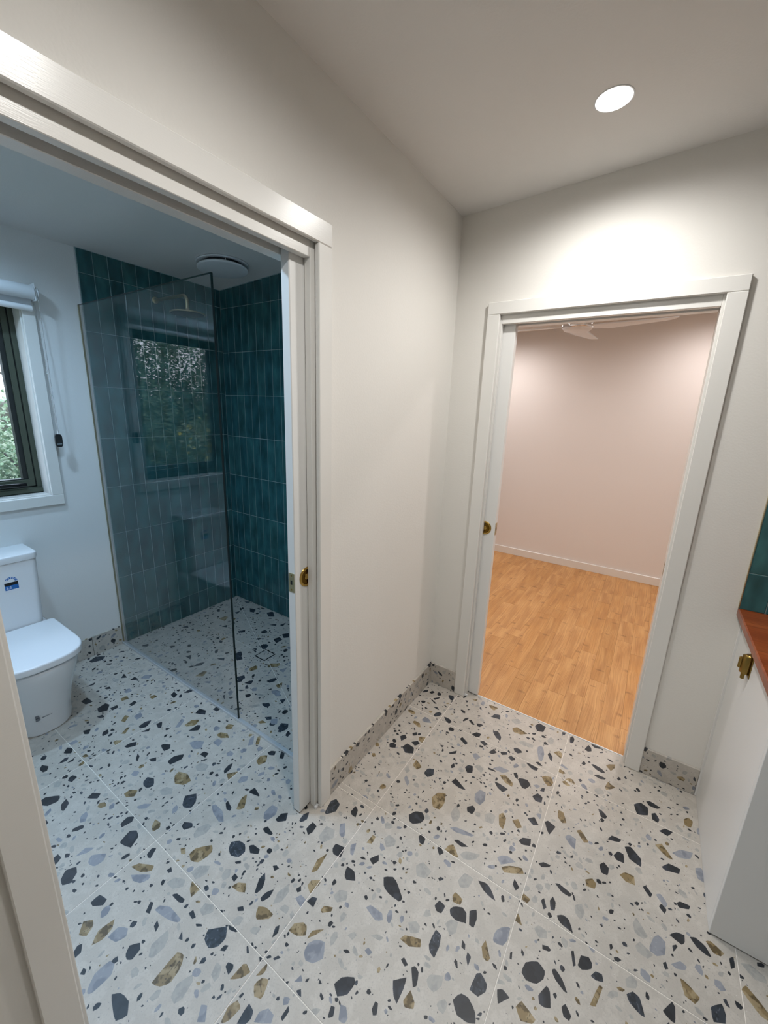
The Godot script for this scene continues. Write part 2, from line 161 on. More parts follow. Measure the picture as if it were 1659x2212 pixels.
# ------------------------------------------------------------------ geometry
class Geo:
	var v := PackedVector3Array()
	var n := PackedVector3Array()
	var uv := PackedVector2Array()
	var ix := PackedInt32Array()

	func face(p: Array, nor: Vector3, t: Array = []) -> void:
		var b := v.size()
		for i in p.size():
			v.append(p[i]); n.append(nor)
			uv.append(t[i] if t.size() else Vector2(p[i].x + p[i].y * 0.3, p[i].z + p[i].y))
		for i in range(1, p.size() - 1):
			var cr: Vector3 = (p[i] - p[0]).cross(p[i + 1] - p[0])
			if cr.dot(nor) > 0.0:
				ix.append_array(PackedInt32Array([b, b + i + 1, b + i]))
			else:
				ix.append_array(PackedInt32Array([b, b + i, b + i + 1]))

	func quad(a: Vector3, b: Vector3, c: Vector3, d: Vector3, out: Vector3) -> void:
		var nor := (b - a).cross(c - a)
		if nor.length() < 1e-12:
			nor = (c - a).cross(d - a)
		nor = nor.normalized()
		if nor.dot(out) < 0.0:
			nor = -nor
		face([a, b, c, d], nor)

	# eight corners: bottom ring then top ring
	func hexa(p: Array) -> void:
		var m := Vector3.ZERO
		for q in p:
			m += q
		m /= 8.0
		for f in [[0, 1, 2, 3], [4, 5, 6, 7], [0, 1, 5, 4], [1, 2, 6, 5], [2, 3, 7, 6], [3, 0, 4, 7]]:
			var c: Vector3 = (p[f[0]] + p[f[1]] + p[f[2]] + p[f[3]]) / 4.0
			quad(p[f[0]], p[f[1]], p[f[2]], p[f[3]], c - m)

	# a box with chamfered edges
	func box(a: Vector3, b: Vector3, c: float = 0.0) -> void:
		if c <= 0.0:
			hexa([Vector3(a.x, a.y, a.z), Vector3(b.x, a.y, a.z), Vector3(b.x, a.y, b.z), Vector3(a.x, a.y, b.z), Vector3(a.x, b.y, a.z), Vector3(b.x, b.y, a.z), Vector3(b.x, b.y, b.z), Vector3(a.x, b.y, b.z)])
			return
		var m := (a + b) / 2.0
		var h := (b - a) / 2.0
		var s := [-1.0, 1.0]
		for ax in 3:
			var u := (ax + 1) % 3
			var w := (ax + 2) % 3
			for d in s:
				var nor := Vector3.ZERO
				nor[ax] = d
				var ring := []
				for k in [[-1, -1], [1, -1], [1, 1], [-1, 1]]:
					var q := Vector3.ZERO
					q[ax] = d * h[ax]; q[u] = k[0] * (h[u] - c); q[w] = k[1] * (h[w] - c)
					ring.append(m + q)
				face(ring, nor)
			for d in s:
				for e in s:
					var n1 := Vector3.ZERO
					n1[u] = d; n1[w] = e
					var q := []
					for k in [[-1, 0], [1, 0], [1, 1], [-1, 1]]:
						var r := Vector3.ZERO
						r[ax] = k[0] * (h[ax] - c)
						r[u] = d * (h[u] - (c if k[1] == 1 else 0.0)); r[w] = e * (h[w] - (0.0 if k[1] == 1 else c))
						q.append(m + r)
					face(q, n1.normalized())
		for d in s:
			for e in s:
				for f in s:
					face([m + Vector3(d * h.x, e * (h.y - c), f * (h.z - c)), m + Vector3(d * (h.x - c), e * h.y, f * (h.z - c)), m + Vector3(d * (h.x - c), e * (h.y - c), f * h.z)], Vector3(d, e, f).normalized())

	# rings of equally many points joined into a skin, smooth across it; flat caps at both ends
	func loft(rings: Array, closed: bool = true, cap0: bool = true, cap1: bool = true) -> void:
		var k: int = rings[0].size()
		var b := v.size()
		var acc := []
		var pos := []
		for r in rings:
			for q in r:
				pos.append(q); acc.append(Vector3.ZERO)
		var tris := PackedInt32Array()
		for i in rings.size() - 1:
			for j in (k if closed else k - 1):
				var a := i * k + j
				var c := i * k + (j + 1) % k
				tris.append_array(PackedInt32Array([a, c, a + k, c, c + k, a + k]))
		for i in range(0, tris.size(), 3):
			var f: Vector3 = (pos[tris[i + 1]] - pos[tris[i]]).cross(pos[tris[i + 2]] - pos[tris[i]])
			for j in 3:
				acc[tris[i + j]] += f
		var side := 0.0
		var centres := []
		for r in rings:
			var m := Vector3.ZERO
			for q in r:
				m += q
			centres.append(m / k)
		for i in pos.size():
			side += acc[i].dot(pos[i] - centres[i / k])
		var sg := 1.0 if side >= 0.0 else -1.0
		for i in pos.size():
			v.append(pos[i]); n.append((acc[i] * sg).normalized()); uv.append(Vector2(float(i % k) / k, float(i / k) / rings.size()))
		for i in range(0, tris.size(), 3):
			if sg > 0.0:
				ix.append_array(PackedInt32Array([b + tris[i], b + tris[i + 2], b + tris[i + 1]]))
			else:
				ix.append_array(PackedInt32Array([b + tris[i], b + tris[i + 1], b + tris[i + 2]]))
		if closed and rings.size() > 1:
			if cap0:
				face(Array(rings[0]), newell(rings[0], centres[0] - centres[1]))
			if cap1:
				face(Array(rings[-1]), newell(rings[-1], centres[-1] - centres[-2]))

	func newell(r: Array, out: Vector3) -> Vector3:
		var s := Vector3.ZERO
		for i in r.size():
			s += (r[i] - r[0]).cross(r[(i + 1) % r.size()] - r[0])
		s = s.normalized()
		return s if s.dot(out) >= 0.0 else -s

	# a turned shape: profile of (radius, height) along the y of frame t
	func lathe(profile: Array, t: Transform3D, seg: int = 32) -> void:
		var rings := []
		for p in profile:
			var r := []
			for j in seg:
				var a := TAU * j / seg
				r.append(t * Vector3(p.x * cos(a), p.y, p.x * sin(a)))
			rings.append(r)
		loft(rings)

	func tube(path: Array, radius: float, seg: int = 12, radius_end: float = -1.0) -> void:
		var rings := []
		var up := Vector3.UP
		for i in path.size():
			var d: Vector3 = (path[mini(i + 1, path.size() - 1)] - path[maxi(i - 1, 0)]).normalized()
			if absf(d.dot(up)) > 0.95:
				up = Vector3.RIGHT
			var s := d.cross(up).normalized()
			var w := s.cross(d).normalized()
			up = w
			var rr := radius if radius_end < 0.0 else lerpf(radius, radius_end, float(i) / (path.size() - 1))
			var r := []
			for j in seg:
				var a := TAU * j / seg
				r.append(path[i] + (s * cos(a) + w * sin(a)) * rr)
			rings.append(r)
		loft(rings)

	func mesh() -> ArrayMesh:
		var arr := []
		arr.resize(Mesh.ARRAY_MAX)
		arr[Mesh.ARRAY_VERTEX] = v
		arr[Mesh.ARRAY_NORMAL] = n
		arr[Mesh.ARRAY_TEX_UV] = uv
		arr[Mesh.ARRAY_INDEX] = ix
		var m := ArrayMesh.new()
		m.add_surface_from_arrays(Mesh.PRIMITIVE_TRIANGLES, arr)
		return m


# ------------------------------------------------------------------ scene helpers
func numbered(called: String) -> String:
	used[called] = used.get(called, -1) + 1
	return called if used[called] == 0 else "%s_%03d" % [called, used[called]]

func tag(o: Node, label: String, category: String, group: String = "") -> void:
	o.set_meta("label", label); o.set_meta("category", category)
	if group:
		o.set_meta("group", group)

func thing(called: String, label: String, category: String, at: Vector3, group: String = "") -> Node3D:
	var o := Node3D.new()
	o.name = numbered(called)
	add_child(o)
	o.position = at
	base_of[o] = at
	tag(o, label, category, group)
	return o

func struct(called: String, label: String, category: String = "") -> Node3D:
	var o := Node3D.new()
	o.name = numbered(called)
	add_child(o)
	o.set_meta("kind", "structure"); o.set_meta("label", label)
	if category:
		o.set_meta("category", category)
	return o

# one mesh, given in room coordinates, under its thing (or as a piece of a part)
func part(called: String, g, mat: Material, parent: Node3D, label: String = "") -> MeshInstance3D:
	var o := MeshInstance3D.new()
	o.name = called
	o.mesh = g.mesh() if g is Geo else g
	o.material_override = mat
	parent.add_child(o, true)
	if base_of.has(parent):
		o.position = -base_of[parent]
	if label:
		o.set_meta("label", label)
	return o

func cy(x: float, z: float) -> float:
	return H0 + HX * x + HZ * z

func ceiling_frame(x: float, z: float, drop: float = 0.0) -> Transform3D:
	var up := Vector3(-HX, 1.0, -HZ).normalized()
	var side := up.cross(Vector3.BACK).normalized()
	var t := Transform3D(Basis(side, up, side.cross(up)), Vector3(x, cy(x, z), z))
	t.origin -= up * drop
	return t

# a wall block whose top follows the raked ceiling
func wall_block(g: Geo, x0: float, x1: float, z0: float, z1: float, y0: float = 0.0) -> void:
	var e := 0.02
	g.hexa([Vector3(x0, y0, z0), Vector3(x1, y0, z0), Vector3(x1, y0, z1), Vector3(x0, y0, z1), Vector3(x0, cy(x0, z0) + e, z0), Vector3(x1, cy(x1, z0) + e, z0), Vector3(x1, cy(x1, z1) + e, z1), Vector3(x0, cy(x0, z1) + e, z1)])

func bx(x0: float, x1: float, y0: float, y1: float, z0: float, z1: float, c: float = 0.0) -> Geo:
	var g := Geo.new()
	g.box(Vector3(minf(x0, x1), minf(y0, y1), minf(z0, z1)), Vector3(maxf(x0, x1), maxf(y0, y1), maxf(z0, z1)), c)
	return g

func c8(r: int, g: int, b: int) -> Color:
	return Color8(r, g, b)

func mat(color: Color, rough: float, metal: float = 0.0, spec: float = 0.5) -> StandardMaterial3D:
	var m := StandardMaterial3D.new()
	m.albedo_color = color
	m.roughness = rough
	m.metallic = metal
	m.metallic_specular = spec
	return m

# ------------------------------------------------------------------ procedural images
func noise(sd: int, freq: float, kind: int = FastNoiseLite.TYPE_SIMPLEX_SMOOTH, octaves: int = 3, ridged: bool = false) -> FastNoiseLite:
	var f := FastNoiseLite.new()
	f.seed = sd
	f.noise_type = kind
	f.frequency = freq
	f.fractal_type = FastNoiseLite.FRACTAL_RIDGED if ridged else FastNoiseLite.FRACTAL_FBM
	f.fractal_octaves = octaves
	return f

# a colour whose opacity follows a noise between two levels
func veil(color: Color, f: FastNoiseLite, lo: float, hi: float, most: float, side: int = 512) -> Image:
	var src := f.get_image(side, side, false, false, true)
	src.convert(Image.FORMAT_L8)
	var d := src.get_data()
	var o := PackedByteArray()
	o.resize(side * side * 4)
	var lut := PackedByteArray()
	lut.resize(256)
	for i in 256:
		lut[i] = int(255.0 * most * smoothstep(lo, hi, i / 255.0))
	var r := color.r8
	var g := color.g8
	var b := color.b8
	for i in side * side:
		var k := i * 4
		o[k] = r; o[k + 1] = g; o[k + 2] = b; o[k + 3] = lut[d[i]]
	var img := Image.create_from_data(side, side, false, Image.FORMAT_RGBA8, o)
	if side != 1024:
		img.resize(1024, 1024, Image.INTERPOLATE_BILINEAR)
	return img

func plain(color: Color, w: int, h: int) -> Image:
	var i := Image.create_empty(w, h, false, Image.FORMAT_RGBA8)
	i.fill(color)
	return i

func layered(color: Color, veils: Array) -> Image:
	var i := plain(color, 1024, 1024)
	for a in veils:
		i.blend_rect(a, Rect2i(0, 0, 1024, 1024), Vector2i.ZERO)
	return i

func make_stone_images() -> void:
	base_image = layered(c8(189, 183, 174), [veil(c8(181, 175, 166), noise(11, 0.012), 0.42, 0.62, 0.6), veil(c8(198, 192, 183), noise(12, 0.02), 0.5, 0.7, 0.6), veil(c8(174, 168, 160), noise(13, 0.16), 0.6, 0.75, 0.5)])
	chip_images = [
		layered(c8(39, 43, 49), [veil(c8(31, 35, 39), noise(21, 0.03), 0.4, 0.6, 0.8), veil(c8(58, 63, 72), noise(22, 0.012), 0.58, 0.78, 0.8)]),
		layered(c8(50, 57, 66), [veil(c8(120, 126, 136), noise(31, 0.03, FastNoiseLite.TYPE_SIMPLEX_SMOOTH, 4, true), 0.72, 0.95, 0.8), veil(c8(34, 40, 46), noise(32, 0.05), 0.5, 0.65, 0.8)]),
		layered(c8(132, 114, 80), [veil(c8(88, 74, 48), noise(41, 0.03), 0.5, 0.62, 0.9), veil(c8(166, 150, 118), noise(42, 0.022), 0.55, 0.7, 0.8), veil(c8(62, 52, 40), noise(43, 0.028, FastNoiseLite.TYPE_SIMPLEX_SMOOTH, 2, true), 0.86, 0.97, 0.8)]),
		layered(c8(143, 146, 153), [veil(c8(162, 164, 169), noise(51, 0.03, FastNoiseLite.TYPE_SIMPLEX_SMOOTH, 3, true), 0.7, 0.95, 0.7), veil(c8(120, 124, 133), noise(52, 0.02), 0.5, 0.7, 0.8)]),
		layered(c8(166, 164, 159), [veil(c8(155, 154, 151), noise(61, 0.03), 0.45, 0.65, 0.8), veil(c8(174, 171, 165), noise(62, 0.08), 0.5, 0.7, 0.6)]),
	]

func fill_polygon(mask: Image, p: PackedVector2Array) -> void:
	var y0 := INF
	var y1 := -INF
	for q in p:
		y0 = minf(y0, q.y); y1 = maxf(y1, q.y)
	var w := mask.get_width()
	var h := mask.get_height()
	for y in range(maxi(int(floor(y0)), 0), mini(int(ceil(y1)), h - 1) + 1):
		var yy := y + 0.5
		var xs := []
		for i in p.size():
			var a := p[i]
			var b := p[(i + 1) % p.size()]
			if (a.y <= yy) != (b.y <= yy):
				xs.append(a.x + (yy - a.y) / (b.y - a.y) * (b.x - a.x))
		xs.sort()
		for i in range(0, xs.size() - 1, 2):
			var xa := clampi(roundi(xs[i]), 0, w)
			var xb := clampi(roundi(xs[i + 1]), 0, w)
			if xb > xa:
				mask.fill_rect(Rect2i(xa, y, xb - xa, 1), Color.WHITE)

# terrazzo for the floor between (x0, z0) and (x0 + sx, z0 + sz): chips where the floor has them, others strewn between
func terrazzo(x0: float, z0: float, sx: float, sz: float, w: int, h: int, sd: int, large: int = 30) -> ImageTexture:
	var rng := RandomNumberGenerator.new()
	rng.seed = sd
	var img := plain(Color.WHITE, w, h)
	for ty in range(0, h, 1024):
		for tx in range(0, w, 1024):
			img.blit_rect(base_image, Rect2i(0, 0, 1024, 1024), Vector2i(tx, ty))
	var ppm := w / sx
	# very fine grit
	for i in int(1500 * sx * sz / 0.36):
		var t := rng.randf()
		var col := c8(150, 148, 145) if t < 0.6 else (c8(120, 118, 116) if t < 0.75 else c8(216, 214, 210))
		img.fill_rect(Rect2i(rng.randi_range(0, w - 3), rng.randi_range(0, h - 3), rng.randi_range(1, 3), rng.randi_range(1, 2)), col)
	var masks := []
	for i in 5:
		masks.append(Image.create_empty(w, h, false, Image.FORMAT_RGBA8))
	var taken := []
	var traced := 0
	for c in CHIPS:
		var p := PackedVector2Array()
		var m := Vector2.ZERO
		for i in range(1, c.size(), 2):
			var q := Vector2((c[i] / 1000.0 - x0) * ppm, (c[i + 1] / 1000.0 - z0) * ppm)
			p.append(q); m += q
		m /= p.size()
		var far := 0.0
		for q in p:
			far = maxf(far, q.distance_to(m))
		if m.x < -far or m.y < -far or m.x > w + far or m.y > h + far:
			continue
		if m.x > 0 and m.y > 0 and m.x < w and m.y < h:
			traced += 1
		# break the straight edges a little, as crushed stone does
		var e := PackedVector2Array()
		for i in p.size():
			var b := p[(i + 1) % p.size()]
			e.append(p[i])
			var mid := p[i].lerp(b, rng.randf_range(0.35, 0.65))
			e.append(mid + (mid - m).normalized() * rng.randf_range(0.0, 0.06) * far)
		fill_polygon(masks[c[0]], e)
		taken.append(Vector3(m.x, m.y, far * 0.85))
	var share := sx * sz / 0.36
	var left := clampf(1.0 - traced / (34.0 * share), 0.0, 1.0)
	var plan := [[int(large * left * share), 13.0, 26.0, 0], [int(44 * share), 9.0, 20.0, 4], [int((72 + 50 * left) * share), 5.5, 13.0, 1], [int(120 * share), 3.6, 7.5, 2], [int(120 * share), 1.5, 3.2, 3]]
	for row in plan:
		for i in row[0]:
			for attempt in 16:
				var r := rng.randf_range(row[1], row[2]) * ppm / 1000.0
				var m := Vector2(rng.randf() * w, rng.randf() * h)
				var free := true
				for t in taken:
					if Vector2(t.x, t.y).distance_squared_to(m) < pow(t.z + r * 0.72, 2):
						free = false
						break
				if not free:
					continue
				taken.append(Vector3(m.x, m.y, r * 0.75))
				var k := rng.randf()
				var cls := 0
				if row[3] == 4:
					cls = 4 if k < 0.7 else 3
				elif row[3] <= 1:
					cls = 0 if k < 0.52 else (1 if k < 0.61 else (2 if k < 0.74 else (3 if k < 0.86 else 4)))
				else:
					cls = 0 if k < 0.68 else (2 if k < 0.76 else (3 if k < 0.86 else 4))
				var n := rng.randi_range(5, 8)
				var long := rng.randf_range(1.0, 2.3)
				var turn := rng.randf() * TAU
				var p := PackedVector2Array()
				for j in n:
					var a := TAU * (j + rng.randf_range(-0.3, 0.3)) / n
					var q := Vector2(cos(a), sin(a) / long) * r * rng.randf_range(0.7, 1.05)
					p.append(m + q.rotated(turn))
				fill_polygon(masks[cls], p)
				break
	for i in 5:
		var src: Image = chip_images[i]
		for ty in range(0, h, 1024):
			for tx in range(0, w, 1024):
				var mk: Image = masks[i].get_region(Rect2i(tx, ty, 1024, 1024))
				img.blend_rect_mask(src, mk, Rect2i(0, 0, 1024, 1024), Vector2i(tx, ty))
	img.convert(Image.FORMAT_RGB8)
	return ImageTexture.create_from_image(img)

func stone_material(tex: Texture2D) -> StandardMaterial3D:
	var m := mat(Color.WHITE, 0.42, 0.0, 0.5)
	m.albedo_texture = tex
	return m

func cell_material(i: int, j: int) -> StandardMaterial3D:
	var shown := i >= -4 and i <= 2 and j >= -1 and j <= 2
	var key := Vector2i(i, j) if shown else Vector2i(50 + posmod(i * 3 + j, 2), 0)
	if not tile_textures.has(key):
		tile_textures[key] = stone_material(terrazzo(GX + TS * key.x, GZ + TS * key.y, TS, TS, 1024, 1024, 100 + key.x * 13 + key.y * 7))
	return tile_textures[key]

func wood_image(sd: int, w: int, h: int, light: Color, mid: Color, dark: Color, marks: int) -> Image:
	var rng := RandomNumberGenerator.new()
	rng.seed = sd
	var img := Image.create_empty(w, h, false, Image.FORMAT_RGB8)
	var slow := noise(sd, 0.008, FastNoiseLite.TYPE_SIMPLEX_SMOOTH, 2)
	var fine := noise(sd + 1, 0.06, FastNoiseLite.TYPE_SIMPLEX_SMOOTH, 3)
	var spots := []
	for i in marks:
		spots.append([rng.randf() * w, rng.randf() * h, rng.randf_range(8, 46), rng.randf_range(5, 18), rng.randf_range(0.3, 0.8)])
	for y in h:
		for x in w:
			var wob := slow.get_noise_2d(x * 0.6, y * 0.35) * 14.0
			var a := 0.5 + 0.5 * slow.get_noise_2d(x * 1.5 + 300.0, y * 0.4)
			var g := fine.get_noise_2d((x + wob) * 4.5, y * 0.028)
			var c := mid.lerp(light, clampf(a * 1.2 - 0.2, 0, 1)).lerp(dark, clampf(g * 0.7 + 0.10, 0.0, 0.5))
			c = c.lerp(dark, clampf(slow.get_noise_2d(x * 1.1 + 900.0, y * 0.3) * 0.5, 0.0, 0.22))
			img.set_pixel(x, y, c)
	for s in spots:
		for y in range(maxi(0, int(s[1] - s[3])), mini(h, int(s[1] + s[3]))):
			for x in range(maxi(0, int(s[0] - s[2])), mini(w, int(s[0] + s[2]))):
				var q := Vector2((x - s[0]) / s[2], (y - s[1]) / s[3])
				var k: float = clampf(1.0 - q.length(), 0, 1) * s[4] * (0.6 + 0.6 * fine.get_noise_2d(x * 2.0, y * 2.0))
				if k > 0.0:
					img.set_pixel(x, y, img.get_pixel(x, y).lerp(dark * 0.6, clampf(k, 0, 0.8)))
	return img

func noise_texture(sd: int, freq: float, side: int, octaves: int, a: Color, b: Color, as_normal: bool = false, bump: float = 1.0) -> ImageTexture:
	var img := noise(sd, freq, FastNoiseLite.TYPE_SIMPLEX_SMOOTH, octaves).get_seamless_image(side, side)
	if as_normal:
		img.convert(Image.FORMAT_RGBA8)
		img.bump_map_to_normal_map(bump)
		return ImageTexture.create_from_image(img)
	img.convert(Image.FORMAT_L8)
	var d := img.get_data()
	var o := PackedByteArray()
	o.resize(side * side * 3)
	for i in side * side:
		var c := a.lerp(b, d[i] / 255.0)
		o[i * 3] = c.r8; o[i * 3 + 1] = c.g8; o[i * 3 + 2] = c.b8
	return ImageTexture.create_from_image(Image.create_from_data(side, side, false, Image.FORMAT_RGB8, o))

func make_materials() -> void:
	var peel := noise_texture(5, 0.06, 256, 3, Color.WHITE, Color.WHITE, true, 1.2)
	for a in [["wall", c8(229, 226, 220), 0.72], ["bath_wall", c8(229, 229, 227), 0.7], ["bed_wall", c8(230, 225, 221), 0.75], ["ceiling", c8(226, 223, 219), 0.85]]:
		var m := mat(a[1], a[2], 0.0, 0.4)
		m.normal_enabled = true
		m.normal_texture = peel
		m.normal_scale = 0.25
		m.uv1_triplanar = true
		m.uv1_world_triplanar = true
		m.uv1_scale = Vector3.ONE * 6.0
		M[a[0]] = m
	M.trim = mat(c8(230, 228, 223), 0.27, 0.0, 0.5)
	# brush marks in the enamel run along the boards
	var strokes := Image.create_empty(256, 256, false, Image.FORMAT_RGBA8)
	var f := noise(77, 0.03, FastNoiseLite.TYPE_SIMPLEX_SMOOTH, 3)
	for y in 256:
		for x in 256:
			var k := 0.5 + 0.5 * f.get_noise_2d(x * 0.35, y * 6.0)
			strokes.set_pixel(x, y, Color(k, k, k))
	strokes.bump_map_to_normal_map(1.0)
	M.trim.normal_enabled = true
	M.trim.normal_texture = ImageTexture.create_from_image(strokes)
	M.trim.normal_scale = 0.22
	M.trim.uv1_triplanar = true
	M.trim.uv1_world_triplanar = true
	M.trim.uv1_scale = Vector3.ONE * 9.0
	M.door = mat(c8(231, 230, 227), 0.38)
	M.grout = mat(c8(228, 222, 213), 0.9)
	M.wall_grout = mat(c8(150, 176, 178), 0.85)
	M.brass = mat(c8(190, 156, 84), 0.25, 1.0)
	M.pale_brass = mat(c8(196, 184, 148), 0.3, 1.0)
	M.dull_brass = mat(c8(150, 124, 68), 0.32, 1.0)
	M.dish_shade_brass = mat(c8(118, 88, 34), 0.22, 1.0)  # darker brass copy, shade of the pull recess put into its colour
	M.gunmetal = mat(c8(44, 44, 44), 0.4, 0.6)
	M.chrome = mat(c8(225, 226, 228), 0.08, 1.0)
	M.aluminium = mat(c8(214, 216, 219), 0.4, 0.45)
	M.porcelain = mat(c8(233, 234, 236), 0.12, 0.0, 0.5)
	M.seat_level = mat(c8(235, 236, 239), 0.2, 0.0, 0.5)
	M.plastic = mat(c8(232, 233, 234), 0.35)
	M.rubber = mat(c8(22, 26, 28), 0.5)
	M.black = mat(c8(12, 12, 13), 0.6)
	M.black_gloss = mat(c8(10, 10, 11), 0.12)
	M.frame_green = mat(c8(74, 80, 68), 0.45, 0.0, 0.4)
	M.frame_dark = mat(c8(30, 34, 33), 0.5)
	M.fabric = mat(c8(222, 226, 229), 0.9)
	M.cabinet = mat(c8(226, 225, 222), 0.35)
	M.track = mat(c8(70, 70, 72), 0.5, 0.6)
	var glass := mat(Color(0.05, 0.14, 0.13, 0.05), 0.0, 0.0, 0.35)
	glass.transparency = BaseMaterial3D.TRANSPARENCY_ALPHA
	M.screen_glass = glass
	M.glass_edge = mat(c8(12, 30, 29), 0.1)
	var pane := mat(Color(0.8, 0.9, 0.9, 0.03), 0.0)
	pane.transparency = BaseMaterial3D.TRANSPARENCY_ALPHA
	M.pane = pane
	# teal glazed tiles, no two firings quite alike
	var cloud := noise_texture(8, 0.02, 256, 4, c8(172, 172, 172), c8(255, 255, 255))
	var ripple := noise_texture(9, 0.012, 256, 2, Color.WHITE, Color.WHITE, true, 3.0)
	var teals := [c8(60, 116, 121), c8(56, 110, 116), c8(64, 120, 124), c8(58, 113, 119), c8(53, 106, 112), c8(66, 119, 121)]
	M.teal = []
	for c in teals:
		var m := mat(c, 0.16, 0.0, 0.5)
		m.albedo_texture = cloud
		m.normal_enabled = true
		m.normal_texture = ripple
		m.normal_scale = 0.25
		m.uv1_triplanar = true
		m.uv1_world_triplanar = true
		m.uv1_scale = Vector3(2.2, 0.9, 2.2)
		M.teal.append(m)
	M.oak = []
	for k in 6:
		var tone: float = [0.0, 0.04, -0.035, 0.02, -0.02, 0.05][k]
		var l := c8(212, 163, 104).lightened(maxf(tone, 0.0)).darkened(maxf(-tone, 0.0))
		var im := wood_image(300 + k * 10, 128, 1024, l, c8(196, 143, 84).lightened(maxf(tone, 0.0)).darkened(maxf(-tone, 0.0)), c8(140, 92, 50), 5)
		var m := mat(Color.WHITE, 0.42)
		m.albedo_texture = ImageTexture.create_from_image(im)
		M.oak.append(m)
	M.jarrah = mat(Color.WHITE, 0.3)
	M.jarrah.albedo_texture = ImageTexture.create_from_image(wood_image(900, 256, 1024, c8(168, 92, 46), c8(142, 68, 30), c8(84, 36, 14), 3))
	M.jarrah_edge = mat(Color.WHITE, 0.4)
	M.jarrah_edge.albedo_texture = M.jarrah.albedo_texture

func downlight(x: float, z: float, color: Color, energy: float, label: String, group: String = "") -> void:
	var t := ceiling_frame(x, z)
	var o := thing("downlight", label, "downlight", t.origin, group)
	var g := Geo.new()
	g.lathe([Vector2(0.0505, -0.0003), Vector2(0.0545, -0.0003), Vector2(0.0545, -0.0008), Vector2(0.053, -0.0018), Vector2(0.0505, -0.0014)], t, 40)
	part("rim", g, M.plastic, o)
	var lens := mat(c8(250, 250, 250), 0.5)
	lens.emission_enabled = true
	lens.emission = color.lerp(Color.WHITE, 0.6)
	lens.emission_energy_multiplier = 4.0
	g = Geo.new()
	g.lathe([Vector2(0.001, -0.0003), Vector2(0.0505, -0.0003), Vector2(0.0505, -0.0014), Vector2(0.001, -0.003)], t, 40)
	part("lens", g, lens, o)
	var l := SpotLight3D.new()
	l.name = numbered("downlight_beam")
	l.light_size = 0.05
	l.spot_angle = 86.5
	l.spot_angle_attenuation = 1.0
	l.spot_range = 9.0
	l.spot_attenuation = 2.0
	l.light_color = color
	l.light_energy = energy
	l.shadow_enabled = true
	add_child(l)
	l.position = t.origin - t.basis.y * 0.008
	l.look_at(l.position - t.basis.y, Vector3.BACK)

# ------------------------------------------------------------------ scene
func _ready() -> void:
	# camera
	var cam := Camera3D.new()
	cam.name = "camera"
	cam.fov = 103.0204
	cam.near = 0.02
	cam.far = 200.0
	add_child(cam)
	cam.transform = Transform3D(Basis(Vector3(0.83222, 0.0348, -0.55335), Vector3(-0.16316, 0.96921, -0.18444), Vector3(0.52989, 0.24378, 0.81227)).orthonormalized(), Vector3(0.93006, 1.61145, 2.00953))
	cam.current = true
	# an overcast sky
	var env := Environment.new()
	env.background_mode = Environment.BG_SKY
	var sky_mat := ProceduralSkyMaterial.new()
	sky_mat.sky_top_color = c8(190, 208, 232)
	sky_mat.sky_horizon_color = c8(222, 231, 242)
	sky_mat.ground_bottom_color = c8(84, 90, 78)
	sky_mat.ground_horizon_color = c8(150, 156, 150)
	sky_mat.sky_energy_multiplier = 2.4
	sky_mat.sun_angle_max = 0.0
	env.sky = Sky.new()
	env.sky.sky_material = sky_mat
	env.tonemap_mode = Environment.TONE_MAPPER_LINEAR
	env.tonemap_exposure = 1.0
	env.sdfgi_enabled = true
	env.ssao_enabled = true
	env.ssil_enabled = true
	var we := WorldEnvironment.new()
	we.name = "surroundings"
	we.environment = env
	add_child(we)
	make_materials()
	make_stone_images()
	# lamps: two in the hall, two in the bathroom, four in the bedroom
	var warm := Color(1.0, 0.995, 0.985)
	downlight(0.656, 0.411, warm, 1.7, "lit round recessed downlight in the hall ceiling in front of the bedroom doorway")
	downlight(0.68, 1.48, warm, 1.7, "lit round recessed downlight in the hall ceiling beside the bathroom doorway")
	downlight(-1.36, 1.63, Color(0.72, 0.87, 1.0), 1.5, "lit round recessed downlight in the bathroom ceiling near the window")
	downlight(-0.6, 1.45, Color(0.72, 0.87, 1.0), 2.0, "lit round recessed downlight in the bathroom ceiling just inside its doorway")
	for p in [Vector2(-0.55, -2.1), Vector2(1.25, -2.1), Vector2(-0.55, -0.75), Vector2(1.25, -0.75)]:
		downlight(p.x, p.y, Color(1.0, 0.965, 0.955), 1.7, "lit round recessed downlight in the bedroom ceiling around the fan", "bedroom downlights")
	build_shell()
	build_floor()
	build_bedroom_floor()
	build_skirtings()
	build_doorways()
	build_shower()
	build_window()
	build_vanity()
	build_toilet()
	build_blind()
	build_fan()
	build_outside()

